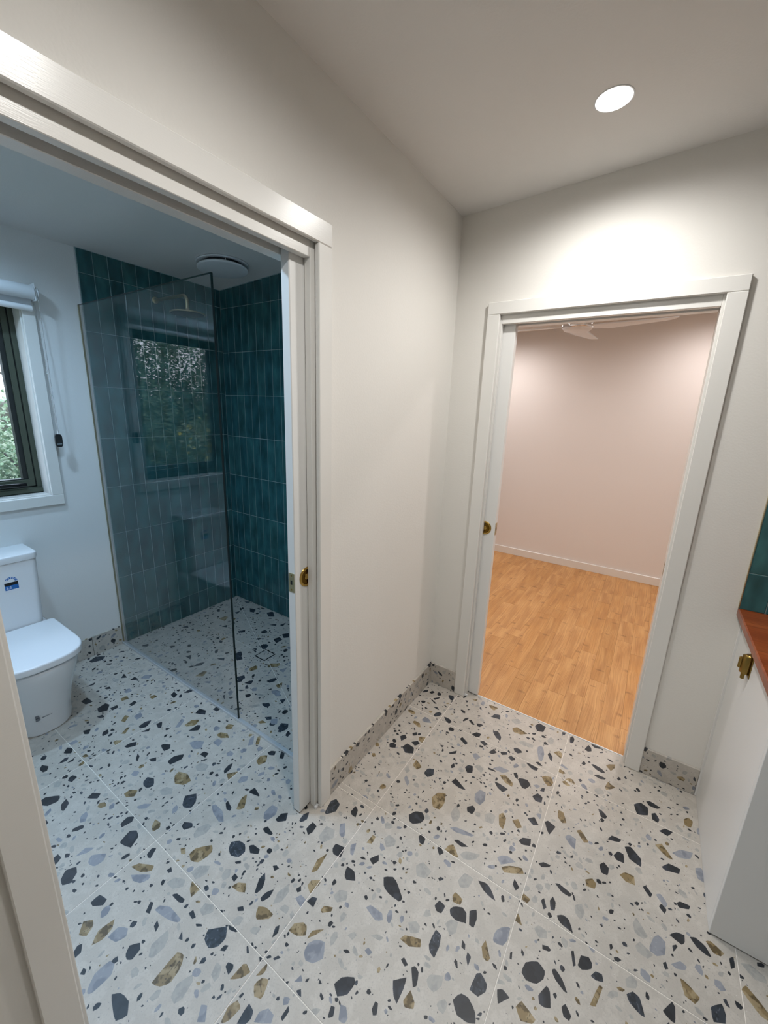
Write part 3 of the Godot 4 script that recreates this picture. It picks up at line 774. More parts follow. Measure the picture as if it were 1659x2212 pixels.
func build_shell() -> void:
	var g := Geo.new()
	# wall between hall and bathroom, hollow where the sliding door runs
	var w := struct("wall_left", "white painted wall between the hall and the bathroom")
	wall_block(g, -0.115, 0.0, 0.0, 0.19)
	wall_block(g, -0.031, 0.0, 0.19, 1.0)
	wall_block(g, -0.115, -0.073, 0.19, 1.0)
	wall_block(g, -0.115, 0.0, 1.0, 1.847, 2.115)
	wall_block(g, -0.115, 0.0, 1.847, 3.2)
	part("plaster", g, M.wall, w)
	# wall to the bedroom, its continuation behind the shower, hollow on the left of the doorway
	g = Geo.new()
	w = struct("wall_front", "white painted wall with the bedroom doorway")
	wall_block(g, 0.0, 0.218, -0.029, 0.0)
	wall_block(g, -0.62, 0.0, -0.032, ZSH)
	wall_block(g, -0.62, 0.218, -0.115, -0.073)
	wall_block(g, -2.02, -0.62, -0.115, ZSH)
	wall_block(g, 0.218, 1.06, -0.115, 0.0, 2.10)
	wall_block(g, 1.06, 2.6, -0.115, 0.0)
	part("plaster", g, M.wall, w)
	g = Geo.new()
	w = struct("wall_right", "white painted wall at the end of the vanity")
	wall_block(g, 2.6, 2.7, -2.765, 3.3)
	part("plaster", g, M.wall, w)
	g = Geo.new()
	w = struct("wall_back", "white painted wall behind the hall and bathroom")
	wall_block(g, -2.02, 2.6, 3.2, 3.3)
	part("plaster", g, M.wall, w)
	# window wall of the bathroom
	g = Geo.new()
	w = struct("wall_window", "pale painted bathroom wall with the window")
	wall_block(g, -2.02, XW, ZSH, 1.152)
	wall_block(g, -2.02, XW, 1.842, 3.2)
	g.box(Vector3(-2.02, 0.0, 1.152), Vector3(XW, 1.070, 1.842))
	wall_block(g, -2.02, XW, 1.152, 1.842, 2.12)
	part("plaster", g, M.bath_wall, w)
	g = Geo.new()
	w = struct("wall_bedroom", "pinkish white painted far wall of the bedroom")
	wall_block(g, -2.02, 2.6, ZBED - 0.1, ZBED)
	wall_block(g, -2.12, -2.02, ZBED - 0.1, -0.115)
	part("plaster", g, M.bed_wall, w)
	w = struct("ceiling", "white painted raked ceiling")
	var rim := [Vector2(-2.12, -2.765), Vector2(2.7, -2.765), Vector2(2.7, 3.3), Vector2(-2.12, 3.3)]
	var pts := []
	for q in rim:
		pts.append(Vector3(q.x, cy(q.x, q.y), q.y))
	for q in rim:
		pts.append(Vector3(q.x, cy(q.x, q.y) + 0.12, q.y))
	g = Geo.new()
	g.hexa(pts)
	part("plaster", g, M.ceiling, w)

func clip(p: Array, a: Vector2, nor: Vector2) -> Array:
	var out := []
	for i in p.size():
		var s: Vector2 = p[i]
		var e: Vector2 = p[(i + 1) % p.size()]
		var ds := (s - a).dot(nor)
		var de := (e - a).dot(nor)
		if ds >= 0.0:
			out.append(s)
		if (ds >= 0.0) != (de >= 0.0):
			out.append(s.lerp(e, ds / (ds - de)))
	return out

# a floor tile of any outline: top with a small arris, sides
func slab(p: Array, top: float, deep: float, org: Vector2, size: Vector2) -> Geo:
	var g := Geo.new()
	var m := Vector2.ZERO
	for q in p:
		m += q
	m /= p.size()
	var c := 0.0008
	var inner := []
	for q in p:
		inner.append(q + (m - q).normalized() * c * 1.4)
	var t := []
	var f := []
	for q in inner:
		f.append(Vector3(q.x, top, q.y)); t.append((q - org) / size)
	g.face(f, Vector3.UP, t)
	for i in p.size():
		var j := (i + 1) % p.size()
		var e: Vector2 = p[j] - p[i]
		var o := Vector2(e.y, -e.x).normalized()
		if o.dot((p[i] + p[j]) / 2.0 - m) < 0.0:
			o = -o
		var out := Vector3(o.x, 0, o.y)
		var ua: Vector2 = (p[i] - org) / size
		var ub: Vector2 = (p[j] - org) / size
		g.face([Vector3(inner[i].x, top, inner[i].y), Vector3(inner[j].x, top, inner[j].y), Vector3(p[j].x, top - c, p[j].y), Vector3(p[i].x, top - c, p[i].y)], (out + Vector3.UP).normalized(), [ua, ub, ub, ua])
		g.face([Vector3(p[i].x, top - c, p[i].y), Vector3(p[j].x, top - c, p[j].y), Vector3(p[j].x, top - deep, p[j].y), Vector3(p[i].x, top - deep, p[i].y)], out, [ua, ub, ub, ua])
	return g

func build_floor() -> void:
	var fl := struct("floor", "terrazzo tiled floor of hall and bathroom with white, grey, tan and charcoal stone chips")
	part("grout_bed", bx(-2.0, 2.6, -0.08, -0.0010, -0.0435, 3.2), M.grout, fl, "pale grout showing between the tiles")
	var k := 0.0012
	for i in range(-4, 4):
		for j in range(-1, 5):
			var x0 := maxf(GX + TS * i, XW) + k
			var x1 := minf(GX + TS * (i + 1), 2.6) - k
			var z0 := maxf(GZ + TS * j, -0.043 + k) + k
			var z1 := minf(GZ + TS * (j + 1), 3.2) - k
			var boxes := [[x0, x1, z0, z1]]
			if z0 < 0.895 and x0 < -0.1:
				# the shower floor has its own cuts
				boxes = []
				if x1 > -0.105:
					boxes.append([maxf(x0, -0.105 + k), x1, z0, minf(z1, 0.889 - k)])
				if z1 > 0.889:
					boxes.append([x0, x1, maxf(z0, 0.889 + k), z1])
					if x1 > -0.105:
						boxes[0][2] = z0
			for b in boxes:
				if b[1] - b[0] > 0.02 and b[3] - b[2] > 0.02:
					part("tile", slab([Vector2(b[0], b[2]), Vector2(b[1], b[2]), Vector2(b[1], b[3]), Vector2(b[0], b[3])], 0.0, 0.01, Vector2(GX + TS * i, GZ + TS * j), Vector2(TS, TS)), cell_material(i, j), fl)
	# shower floor: cut along the fall to the drain
	var org := Vector2(XW, -0.022)
	var size := Vector2(1.822, 0.911)
	var m := stone_material(terrazzo(org.x, org.y, size.x, size.y, 2048, 1024, 555))
	M.shower_stone = m
	var room := [Vector2(XW, -0.022), Vector2(-0.105, -0.022), Vector2(-0.105, 0.887), Vector2(XW, 0.887)]
	var dr := Vector2(-1.009, 0.422)
	var diag := Vector2(1.0, 0.49).normalized()
	var across := Vector2(-diag.y, diag.x)
	for s in [-1.0, 1.0]:
		for d in [-1.0, 1.0]:
			for e in [-1.0, 1.0]:
				var p := clip(room, dr + Vector2(0, s * k), Vector2(0, s))
				p = clip(p, dr + across * d * k, across * d)
				p = clip(p, Vector2(-0.4024 + e * k, 0), Vector2(e, 0))
				if p.size() >= 3:
					part("tile", slab(p, 0.0, 0.01, org, size), m, fl)

func build_bedroom_floor() -> void:
	var fl := struct("floor", "honey oak plank floor of the bedroom")
	part("underlay", bx(-2.02, 2.6, -0.08, -0.008, ZBED, -0.046), M.black, fl)
	var rng := RandomNumberGenerator.new()
	rng.seed = 42
	var wide := 0.0985
	var x := -0.952
	var ends := {16: [-0.345], 17: [-0.9413], 18: [-0.617, -1.6], 19: [-1.26], 14: [-0.345, -1.5]}
	var col := 0
	while x < 2.55:
		var cuts := [-0.0465]
		var z := -0.0465 - rng.randf_range(0.15, 0.9)
		if ends.has(col):
			for e in ends[col]:
				cuts.append(e)
			z = cuts[-1] - 0.95
		while z > ZBED + 0.1:
			cuts.append(z)
			z -= rng.randf_range(0.85, 1.15)
		cuts.append(ZBED + 0.002)
		for i in cuts.size() - 1:
			var z1: float = cuts[i] - 0.0003
			var z0: float = cuts[i + 1] + 0.0003
			var off := rng.randf()
			part("plank", slab([Vector2(x + 0.0003, z0), Vector2(x + wide - 0.0003, z0), Vector2(x + wide - 0.0003, z1), Vector2(x + 0.0003, z1)], 0.002, 0.01, Vector2(x, z0 - off), Vector2(wide, 1.15)), M.oak[rng.randi_range(0, 5)], fl)
		x += wide
		col += 1

func stone_strip(p: Node3D, a: Vector3, b: Vector3, cell: Vector2) -> void:
	# an upright strip of the same tile between two corners
	var g := Geo.new()
	g.box(a, b, 0.0008)
	var along_x := absf(b.x - a.x) > absf(b.z - a.z)
	for i in g.v.size():
		var q := g.v[i]
		g.uv[i] = Vector2(((q.x if along_x else q.z) - (a.x if along_x else a.z)) / TS + cell.x, q.y / TS + cell.y)
	part("tile", g, skirting_stone, p)

var skirting_stone: StandardMaterial3D

func build_skirtings() -> void:
	skirting_stone = stone_material(terrazzo(60.0, 60.0, TS, TS, 1024, 1024, 808, 60))
	var h := 0.1322
	var t := 0.012
	var b := struct("baseboard_left", "terrazzo tile skirting along the hall wall beside the bathroom doorway")
	part("grout", bx(0.0, t - 0.001, 0.0005, h - 0.001, 0.0, 0.947), M.grout, b)
	stone_strip(b, Vector3(0.0, 0.001, t + 0.0005), Vector3(t, h, 0.2627), Vector2(0.1, 0.05))
	stone_strip(b, Vector3(0.0, 0.001, 0.2656), Vector3(t, h, 0.8627), Vector2(0.0, 0.35))
	stone_strip(b, Vector3(0.0, 0.001, 0.8656), Vector3(t, h, 0.9475), Vector2(0.5, 0.6))
	b = struct("baseboard_front", "terrazzo tile skirting on both sides of the bedroom doorway")
	part("grout", bx(0.0, 0.170, 0.0005, h - 0.001, 0.0, t - 0.001), M.grout, b)
	stone_strip(b, Vector3(0.0005, 0.001, 0.0), Vector3(0.1702, h, t), Vector2(0.3, 0.2))
	stone_strip(b, Vector3(1.1128, 0.001, 0.0), Vector3(1.3215, h, t), Vector2(0.63, 0.72))
	b = struct("baseboard_bathroom", "terrazzo tile skirting under the bathroom window")
	for i in 4:
		var z0 := 0.905 if i == 0 else GZ + TS * (i + 0.35)
		var z1 := minf(GZ + TS * (i + 1.35), 3.2)
		stone_strip(b, Vector3(XW, 0.001, z0 + 0.001), Vector3(XW + t, h, z1 - 0.001), Vector2(0.2 + 0.1 * i, 0.15 + 0.2 * i))
	b = struct("baseboard_bedroom", "white painted skirting board along the bedroom far wall")
	part("board", bx(-2.02, 2.6, 0.0, 0.083, ZBED, ZBED + 0.016, 0.003), M.trim, b)

func board(parent: Node3D, called: String, x0: float, x1: float, y0: float, y1: float, z0: float, z1: float, c: float = 0.0025) -> void:
	part(called, bx(x0, x1, y0, y1, z0, z1, c), M.trim, parent)

func build_doorways() -> void:
	# bathroom doorway
	var t := struct("trim_1", "white enamel frame around the bathroom doorway with a wide head board")
	board(t, "architrave", 0.0, 0.018, 0.0, 2.078, 0.948, 1.008)
	board(t, "architrave", 0.0, 0.018, 0.0, 2.078, 1.839, 1.905)
	board(t, "architrave", 0.0, 0.018, 2.0782, 2.141, 0.948, 1.905)
	board(t, "jamb", -0.031, -0.0062, 0.0, 2.09, 1.0, 1.0205, 0.0015)
	board(t, "jamb", -0.115, -0.073, 0.0, 2.06, 1.0, 1.0205, 0.0015)
	board(t, "jamb", -0.115, -0.0062, 0.0, 2.09, 1.828, 1.847, 0.0015)
	board(t, "pelmet", -0.031, -0.0066, 2.038, 2.1148, 1.0207, 1.8278, 0.0015)
	board(t, "pelmet", -0.115, -0.073, 2.038, 2.1148, 1.0207, 1.8278, 0.0015)
	part("sliding_track", bx(-0.0665, -0.0375, 2.078, 2.1148, 1.0207, 1.8278), M.track, t, "dark metal sliding track in the head slot")
	part("door_guide", bx(-0.005, 0.005, 0.0, 0.012, 1.0085, 1.0265, 0.001), M.plastic, t, "small white plastic door guide")
	var d := struct("door_1", "white flush sliding door of the bathroom, slid almost wholly into the wall")
	part("leaf", bx(-0.069, -0.034, 0.007, 2.066, 0.235, 1.0785, 0.0025), M.door, d)
	var pc := Vector3(-0.034, 1.0235, 1.0215)
	var fp := part("flush_pull", pull(pc, Vector3.RIGHT), M.brass, d, "round brass flush pull")
	part("shaded_dish", disc(pc, Vector3.RIGHT, 0.027, 0.0008, 36), M.dish_shade_brass, fp)  # flat disc, recess shade comes from its darker brass
	part("thumb_turn", turn_knob(pc, Vector3.RIGHT), M.brass, fp)
	var lp := part("latch_plate", bx(-0.0645, -0.0375, 0.979, 1.05, 1.0785, 1.0797, 0.0004), M.pale_brass, d, "pale brass latch plate in the door edge")
	part("bolt", bx(-0.0555, -0.0475, 1.007, 1.023, 1.0797, 1.0805), M.gunmetal, lp)
	for y in [0.988, 1.041]:
		part("screw", disc(Vector3(-0.0515, y, 1.0797), Vector3.BACK, 0.0036, 0.0006), M.dull_brass, lp)
	# bedroom doorway
	t = struct("trim_2", "white enamel frame around the bedroom doorway")
	board(t, "architrave", 0.1705, 0.2305, 0.0, 2.057, 0.0, 0.018)
	board(t, "architrave", 1.052, 1.1125, 0.0, 2.057, 0.0, 0.018)
	board(t, "architrave", 0.1705, 1.1125, 2.0572, 2.111, 0.0, 0.018)
	board(t, "jamb", 0.218, 0.2375, 0.0, 2.08, -0.029, -0.0035, 0.0015)
	board(t, "jamb", 0.218, 0.2375, 0.0, 2.04, -0.115, -0.073, 0.0015)
	var jr := part("jamb", bx(1.044, 1.06, 0.0, 2.08, -0.115, -0.0035, 0.0015), M.trim, t)
	board(t, "pelmet", 0.2377, 1.0438, 2.018, 2.0998, -0.029, -0.0037, 0.0015)
	board(t, "pelmet", 0.2377, 1.0438, 2.018, 2.0998, -0.115, -0.073, 0.0015)
	part("sliding_track", bx(0.2377, 1.0438, 2.06, 2.0998, -0.0665, -0.0375), M.track, t, "dark metal sliding track in the head slot")
	part("door_guide", bx(0.2315, 0.2475, 0.0, 0.012, -0.003, 0.006, 0.001), M.plastic, t, "small white plastic door guide")
	part("strike_plate", bx(1.0431, 1.0442, 0.955, 1.02, -0.064, -0.042, 0.0003), M.dull_brass, jr, "brass strike plate")
	part("threshold_strip", bx(0.2377, 1.0438, -0.004, 0.0035, -0.048, -0.0425, 0.001), M.plastic, t, "thin white threshold strip")
	d = struct("door_2", "white flush sliding door of the bedroom, slid almost wholly into the wall")
	part("leaf", bx(-0.53, 0.2955, 0.009, 2.046, -0.0685, -0.0335, 0.0025), M.door, d)
	pc = Vector3(0.2405, 1.0205, -0.0335)
	fp = part("flush_pull", pull(pc, Vector3.BACK), M.brass, d, "round brass flush pull")
	part("shaded_dish", disc(pc, Vector3.BACK, 0.027, 0.0008, 36), M.dish_shade_brass, fp)
	part("thumb_turn", turn_knob(pc, Vector3.BACK), M.brass, fp)
	lp = part("latch_plate", bx(0.2955, 0.2967, 0.988, 1.053, -0.064, -0.038, 0.0004), M.pale_brass, d, "pale brass latch plate in the door edge")
	part("bolt", bx(0.2967, 0.2975, 1.012, 1.028, -0.055, -0.047), M.gunmetal, lp)

func frame_to(at: Vector3, nor: Vector3) -> Transform3D:
	var s := nor.cross(Vector3.UP if absf(nor.y) < 0.9 else Vector3.RIGHT).normalized()
	return Transform3D(Basis(s, nor, s.cross(nor)), at)

func pull(at: Vector3, nor: Vector3) -> Geo:
	var g := Geo.new()
	var t := frame_to(at, nor)
	var rings := []
	for p in [Vector2(0.0265, 0.0004), Vector2(0.0275, 0.003), Vector2(0.030, 0.0042), Vector2(0.0335, 0.0036), Vector2(0.036, 0.002), Vector2(0.0365, 0.0)]:
		var r := []
		for j in 40:
			var a := TAU * j / 40
			r.append(t * Vector3(p.x * cos(a), p.y, p.x * sin(a)))
		rings.append(r)
	g.loft(rings, true, false, false)
	return g

func turn_knob(at: Vector3, nor: Vector3) -> Geo:
	var g := Geo.new()
	g.lathe([Vector2(0.011, 0.0004), Vector2(0.0115, 0.002), Vector2(0.009, 0.0035), Vector2(0.0005, 0.0038)], frame_to(at, nor), 24)
	return g

func disc(at: Vector3, nor: Vector3, r: float, h: float, seg: int = 16) -> Geo:
	var g := Geo.new()
	g.lathe([Vector2(r, 0.0), Vector2(r, h * 0.6), Vector2(r * 0.85, h), Vector2(0.0004, h)], frame_to(at, nor), seg)
	return g

# upright 75 x 300 glazed tiles; lay(col x0, x1, y0, y1) puts one
func glazed(parent: Node3D, along_x: bool, a0: float, a1: float, step_from: float, y_low: float, first_joint: float, face_at: float, front: float, rng: RandomNumberGenerator, top: float = 99.0) -> void:
	var pitch := 0.0778
	var k := 0.0015
	var a := step_from
	while a < a1 - 0.004:
		var lo := maxf(a, a0) + k
		var hi := minf(a + pitch, a1) - k
		if hi - lo > 0.004:
			var y := y_low
			var joint := first_joint
			while true:
				var cx := (lo + hi) / 2.0 if along_x else XW
				var cz := face_at if along_x else (lo + hi) / 2.0
				var y_top := minf(cy(lo if along_x else XW, face_at if along_x else lo) - 0.001, top)
				var y1 := minf(joint, y_top)
				if y1 - y > 0.01:
					var lean := rng.randf_range(-0.0004, 0.0004)
					var m: Material = M.teal[rng.randi_range(0, 5)]
					if along_x:
						part("tile", bx(lo, hi, y + k, y1 - k, face_at, front + lean, 0.0016), m, parent)
					else:
						part("tile", bx(face_at, front + lean, y + k, y1 - k, lo, hi, 0.0016), m, parent)
				if joint >= y_top:
					break
				y = joint
				joint += 0.3035
		a += pitch

func build_shower() -> void:
	var rng := RandomNumberGenerator.new()
	rng.seed = 7
	var w := struct("wall_shower_end", "teal glazed tiles stacked upright on the shower end wall")
	var g := Geo.new()
	wall_block(g, XW, -0.115, ZSH, ZSH + 0.0055)
	part("grout", g, M.wall_grout, w)
	glazed(w, true, XW + 0.008, -0.115, -1.9755, 0.0, 0.1575, ZSH, ZSH + 0.008, rng)
	w = struct("wall_shower_side", "teal glazed tiles stacked upright on the wall behind the glass screen")
	g = Geo.new()
	wall_block(g, XW, XW + 0.0055, ZSH + 0.008, 0.876)
	part("grout", g, M.wall_grout, w)
	glazed(w, false, ZSH + 0.008, 0.876, -0.0617, 0.0, 0.166, XW, XW + 0.008, rng)
	var t := struct("trim_3", "thin pale metal tile edging beside the glass screen")
	g = Geo.new()
	g.box(Vector3(XW, 0.0, 0.8762), Vector3(XW + 0.0095, 2.40, 0.879))
	part("strip", g, M.aluminium, t)
	# glass screen
	var s := thing("shower_screen", "tall frameless clear glass shower screen with dark polished edges", "shower screen", Vector3(-1.27, 0.0, 0.895))
	part("glass_panel", bx(XW + 0.012, -0.6615, 0.014, 2.1165, 0.890, 0.900), M.screen_glass, s, "clear glass pane")
	part("polished_edge", bx(-0.6613, -0.6595, 0.014, 2.1185, 0.8899, 0.9001), M.glass_edge, s, "dark green upright glass edge")
	part("polished_edge", bx(XW + 0.012, -0.6615, 2.1167, 2.1185, 0.8899, 0.9001), M.glass_edge, s, "dark green top glass edge")
	part("wall_channel", bx(XW + 0.008, XW + 0.0118, 0.014, 2.1185, 0.8905, 0.8995, 0.0008), M.pale_brass, s, "slim brass wall channel")
	var fc := thing("floor_channel", "low silver metal channel across the bathroom floor under the glass screen", "metal strip", Vector3(-1.0, 0.0, 0.895))
	part("channel", bx(XW, -0.115, 0.0, 0.0138, 0.886, 0.904, 0.0012), M.aluminium, fc)
	# drain
	var d := thing("floor_drain", "square tile insert floor drain with a thin dark slot in the shower floor", "drain", Vector3(-1.009, 0.0, 0.422))
	var f := 0.0475
	var q := 0.0415
	var fr := Geo.new()
	fr.box(Vector3(-1.009 - f, 0.0002, 0.422 - f), Vector3(-1.009 + f, 0.0016, 0.422 - q))
	fr.box(Vector3(-1.009 - f, 0.0002, 0.422 + q), Vector3(-1.009 + f, 0.0016, 0.422 + f))
	fr.box(Vector3(-1.009 - f, 0.0002, 0.422 - q), Vector3(-1.009 - q, 0.0016, 0.422 + q))
	fr.box(Vector3(-1.009 + q, 0.0002, 0.422 - q), Vector3(-1.009 + f, 0.0016, 0.422 + q))
	part("slot_frame", fr, M.black, d, "thin black square slot")
	part("tile_insert", slab([Vector2(-1.009 - q, 0.422 - q), Vector2(-1.009 + q, 0.422 - q), Vector2(-1.009 + q, 0.422 + q), Vector2(-1.009 - q, 0.422 + q)], 0.0014, 0.0012, Vector2(XW - 0.31, -0.322), Vector2(1.822, 0.911)), M.shower_stone, d)
	# shower rose on its arm
	var h := thing("overhead_shower", "brushed brass overhead shower rose on a bent wall arm", "shower head", Vector3(XW + 0.008, 2.236, 0.452))
	var path := [Vector3(XW + 0.009, 2.236, 0.458), Vector3(-1.75, 2.236, 0.452), Vector3(-1.62, 2.236, 0.445)]
	for k in 9:
		var a := PI / 2.0 * k / 8.0
		path.append(Vector3(-1.598 + 0.035 * sin(a), 2.201 + 0.035 * cos(a), 0.442))
	path.append(Vector3(-1.563, 2.152, 0.442))
	g = Geo.new()
	g.tube(path, 0.0105, 16)
	part("arm", g, M.pale_brass, h)
	g = Geo.new()
	g.lathe([Vector2(0.0005, 0.0), Vector2(0.02, 0.0), Vector2(0.02, 0.003), Vector2(0.012, 0.005)], frame_to(Vector3(XW + 0.009, 2.236, 0.458), Vector3.RIGHT), 24)
	part("wall_flange", g, M.pale_brass, h)
	g = Geo.new()
	g.lathe([Vector2(0.0005, 0.0), Vector2(0.097, 0.0), Vector2(0.100, 0.002), Vector2(0.100, 0.006), Vector2(0.097, 0.008), Vector2(0.03, 0.012), Vector2(0.014, 0.022), Vector2(0.0125, 0.034)], Transform3D(Basis(), Vector3(-1.563, 2.130, 0.442)), 48)
	part("rose", g, M.pale_brass, h)
	part("dim_underside", disc(Vector3(-1.563, 2.130, 0.442), Vector3.DOWN, 0.094, 0.0015, 40), M.gunmetal, h, "dark disc added for the dim underside of the rose")  # added dark disc, puts the dim look of the underside into colour
	# extractor on the ceiling
	var e := ceiling_frame(-1.43, 0.275)
	var v := thing("ceiling_vent", "round white flat ceiling extractor vent with a dark gap above the shower", "vent", e.origin)
	g = Geo.new()
	g.lathe([Vector2(0.0005, -0.0005), Vector2(0.118, -0.0005), Vector2(0.118, -0.022), Vector2(0.0005, -0.022)], e, 48)
	part("duct_collar", g, M.track, v, "dark collar in the gap")
	g = Geo.new()
	g.lathe([Vector2(0.0005, -0.024), Vector2(0.142, -0.024), Vector2(0.146, -0.028), Vector2(0.146, -0.032), Vector2(0.140, -0.037), Vector2(0.06, -0.040), Vector2(0.0005, -0.041)], e, 56)
	part("cover_plate", g, M.plastic, v)
	g = Geo.new()
	g.lathe([Vector2(0.122, -0.0005), Vector2(0.150, -0.0005), Vector2(0.150, -0.006), Vector2(0.146, -0.009), Vector2(0.122, -0.006)], e, 56)
	part("base_ring", g, M.plastic, v)
	for k in 3:
		var a := TAU * k / 3.0 + 0.5
		var p := e * Vector3(0.128 * cos(a), -0.024, 0.128 * sin(a))
		g = Geo.new()
		g.tube([p, p + Vector3(0, 0.019, 0)], 0.003, 8)
		part("spring_clip", g, M.chrome, v)

func build_window() -> void:
	var z0 := 1.157
	var z1 := 1.837
	var y0 := 1.0746
	var y1 := 2.113
	var t := struct("trim_4", "white enamel architrave and reveal lining around the bathroom window")
	var xa := XW + 0.018
	board(t, "architrave", XW, xa, y0 - 0.057, y0 - 0.0002, z0 - 0.0555, z1 + 0.0555)
	board(t, "architrave", XW, xa, y1 + 0.0002, y1 + 0.057, z0 - 0.0555, z1 + 0.0555)
	board(t, "architrave", XW, xa, y0, y1, z0 - 0.0555, z0)
	board(t, "architrave", XW, xa, y0, y1, z1, z1 + 0.0555)
	board(t, "reveal_lining", -1.985, XW - 0.0002, y0 - 0.004, y0 + 0.006, z0 - 0.004, z1 + 0.004, 0.001)
	board(t, "reveal_lining", -1.985, XW - 0.0002, y1 - 0.006, y1 + 0.004, z0 - 0.004, z1 + 0.004, 0.001)
	board(t, "reveal_lining", -1.985, XW - 0.0002, y0 + 0.0062, y1 - 0.0062, z0 - 0.004, z0 + 0.006, 0.001)
	board(t, "reveal_lining", -1.985, XW - 0.0002, y0 + 0.0062, y1 - 0.0062, z1 - 0.006, z1 + 0.004, 0.001)
	var w := struct("window_1", "olive grey aluminium awning window in the bathroom", "window")
	var a := 0.04
	var xo := -2.06
	var xi := -1.9855
	for b in [[y0 - 0.004, y0 + a, z0 - 0.004, z1 + 0.004], [y1 - a, y1 + 0.004, z0 - 0.004, z1 + 0.004], [y0 + a, y1 - a, z0 - 0.004, z0 + a - 0.012], [y0 + a, y1 - a, z1 - a + 0.012, z1 + 0.004]]:
		part("frame", bx(xo, xi, b[0], b[1], b[2], b[3], 0.0015), M.frame_green, w)
	part("sill_lip", bx(xi, xi + 0.012, y0 + 0.012, y0 + 0.034, z0 + 0.008, z1 - 0.008, 0.001), M.frame_green, w)
	# dark rebate between frame and sash
	var sz0 := z0 + a - 0.012
	var sz1 := z1 - a + 0.012
	var sy0 := y0 + a
	var sy1 := y1 - a
	for b in [[sy0, sy0 + 0.006, sz0, sz1], [sy1 - 0.006, sy1, sz0, sz1], [sy0, sy1, sz0, sz0 + 0.005], [sy0, sy1, sz1 - 0.005, sz1]]:
		part("seal", bx(xo + 0.01, xi - 0.012, b[0], b[1], b[2], b[3]), M.rubber, w, "black rubber seal")
	sz0 += 0.005; sz1 -= 0.005; sy0 += 0.006; sy1 -= 0.006
	var sa := 0.026
	for b in [[sy0, sy0 + 0.038, sz0, sz1], [sy1 - 0.038, sy1, sz0, sz1], [sy0 + 0.038, sy1 - 0.038, sz0, sz0 + sa], [sy0 + 0.038, sy1 - 0.038, sz1 - sa, sz1]]:
		part("sash", bx(xo + 0.008, xi - 0.004, b[0], b[1], b[2], b[3], 0.0015), M.frame_green, w)
	var gy0 := sy0 + 0.038
	var gy1 := sy1 - 0.038
	var gz0 := sz0 + sa
	var gz1 := sz1 - sa
	var bead := 0.022
	for b in [[gy0, gy0 + 0.006, gz0, gz1], [gy1 - bead, gy1, gz0, gz1], [gy0 + 0.006, gy1 - bead, gz0, gz0 + bead], [gy0 + 0.006, gy1 - bead, gz1 - bead, gz1]]:
		part("glazing_bead", bx(xo + 0.02, xi - 0.014, b[0], b[1], b[2], b[3], 0.001), M.frame_dark, w, "dark glazing bead")
	part("pane", bx(-2.034, -2.030, gy0 + 0.004, gy1 - 0.004, gz0 + 0.004, gz1 - 0.004), M.pane, w)
	var g := Geo.new()
	g.box(Vector3(xi - 0.004, sy0 + 0.006, 1.40), Vector3(xi + 0.018, sy0 + 0.030, 1.47), 0.005)
	var win := part("winder", g, M.black_gloss, w, "black winder box")
	g = Geo.new()
	g.tube([Vector3(xi + 0.018, sy0 + 0.016, 1.445), Vector3(xi + 0.026, sy0 + 0.018, 1.42), Vector3(xi + 0.028, sy0 + 0.017, 1.36), Vector3(xi + 0.028, sy0 + 0.015, 1.29), Vector3(xi + 0.027, sy0 + 0.014, 1.240)], 0.0125, 14, 0.011)
	part("winder_handle", g, M.black_gloss, win, "glossy black winder handle")

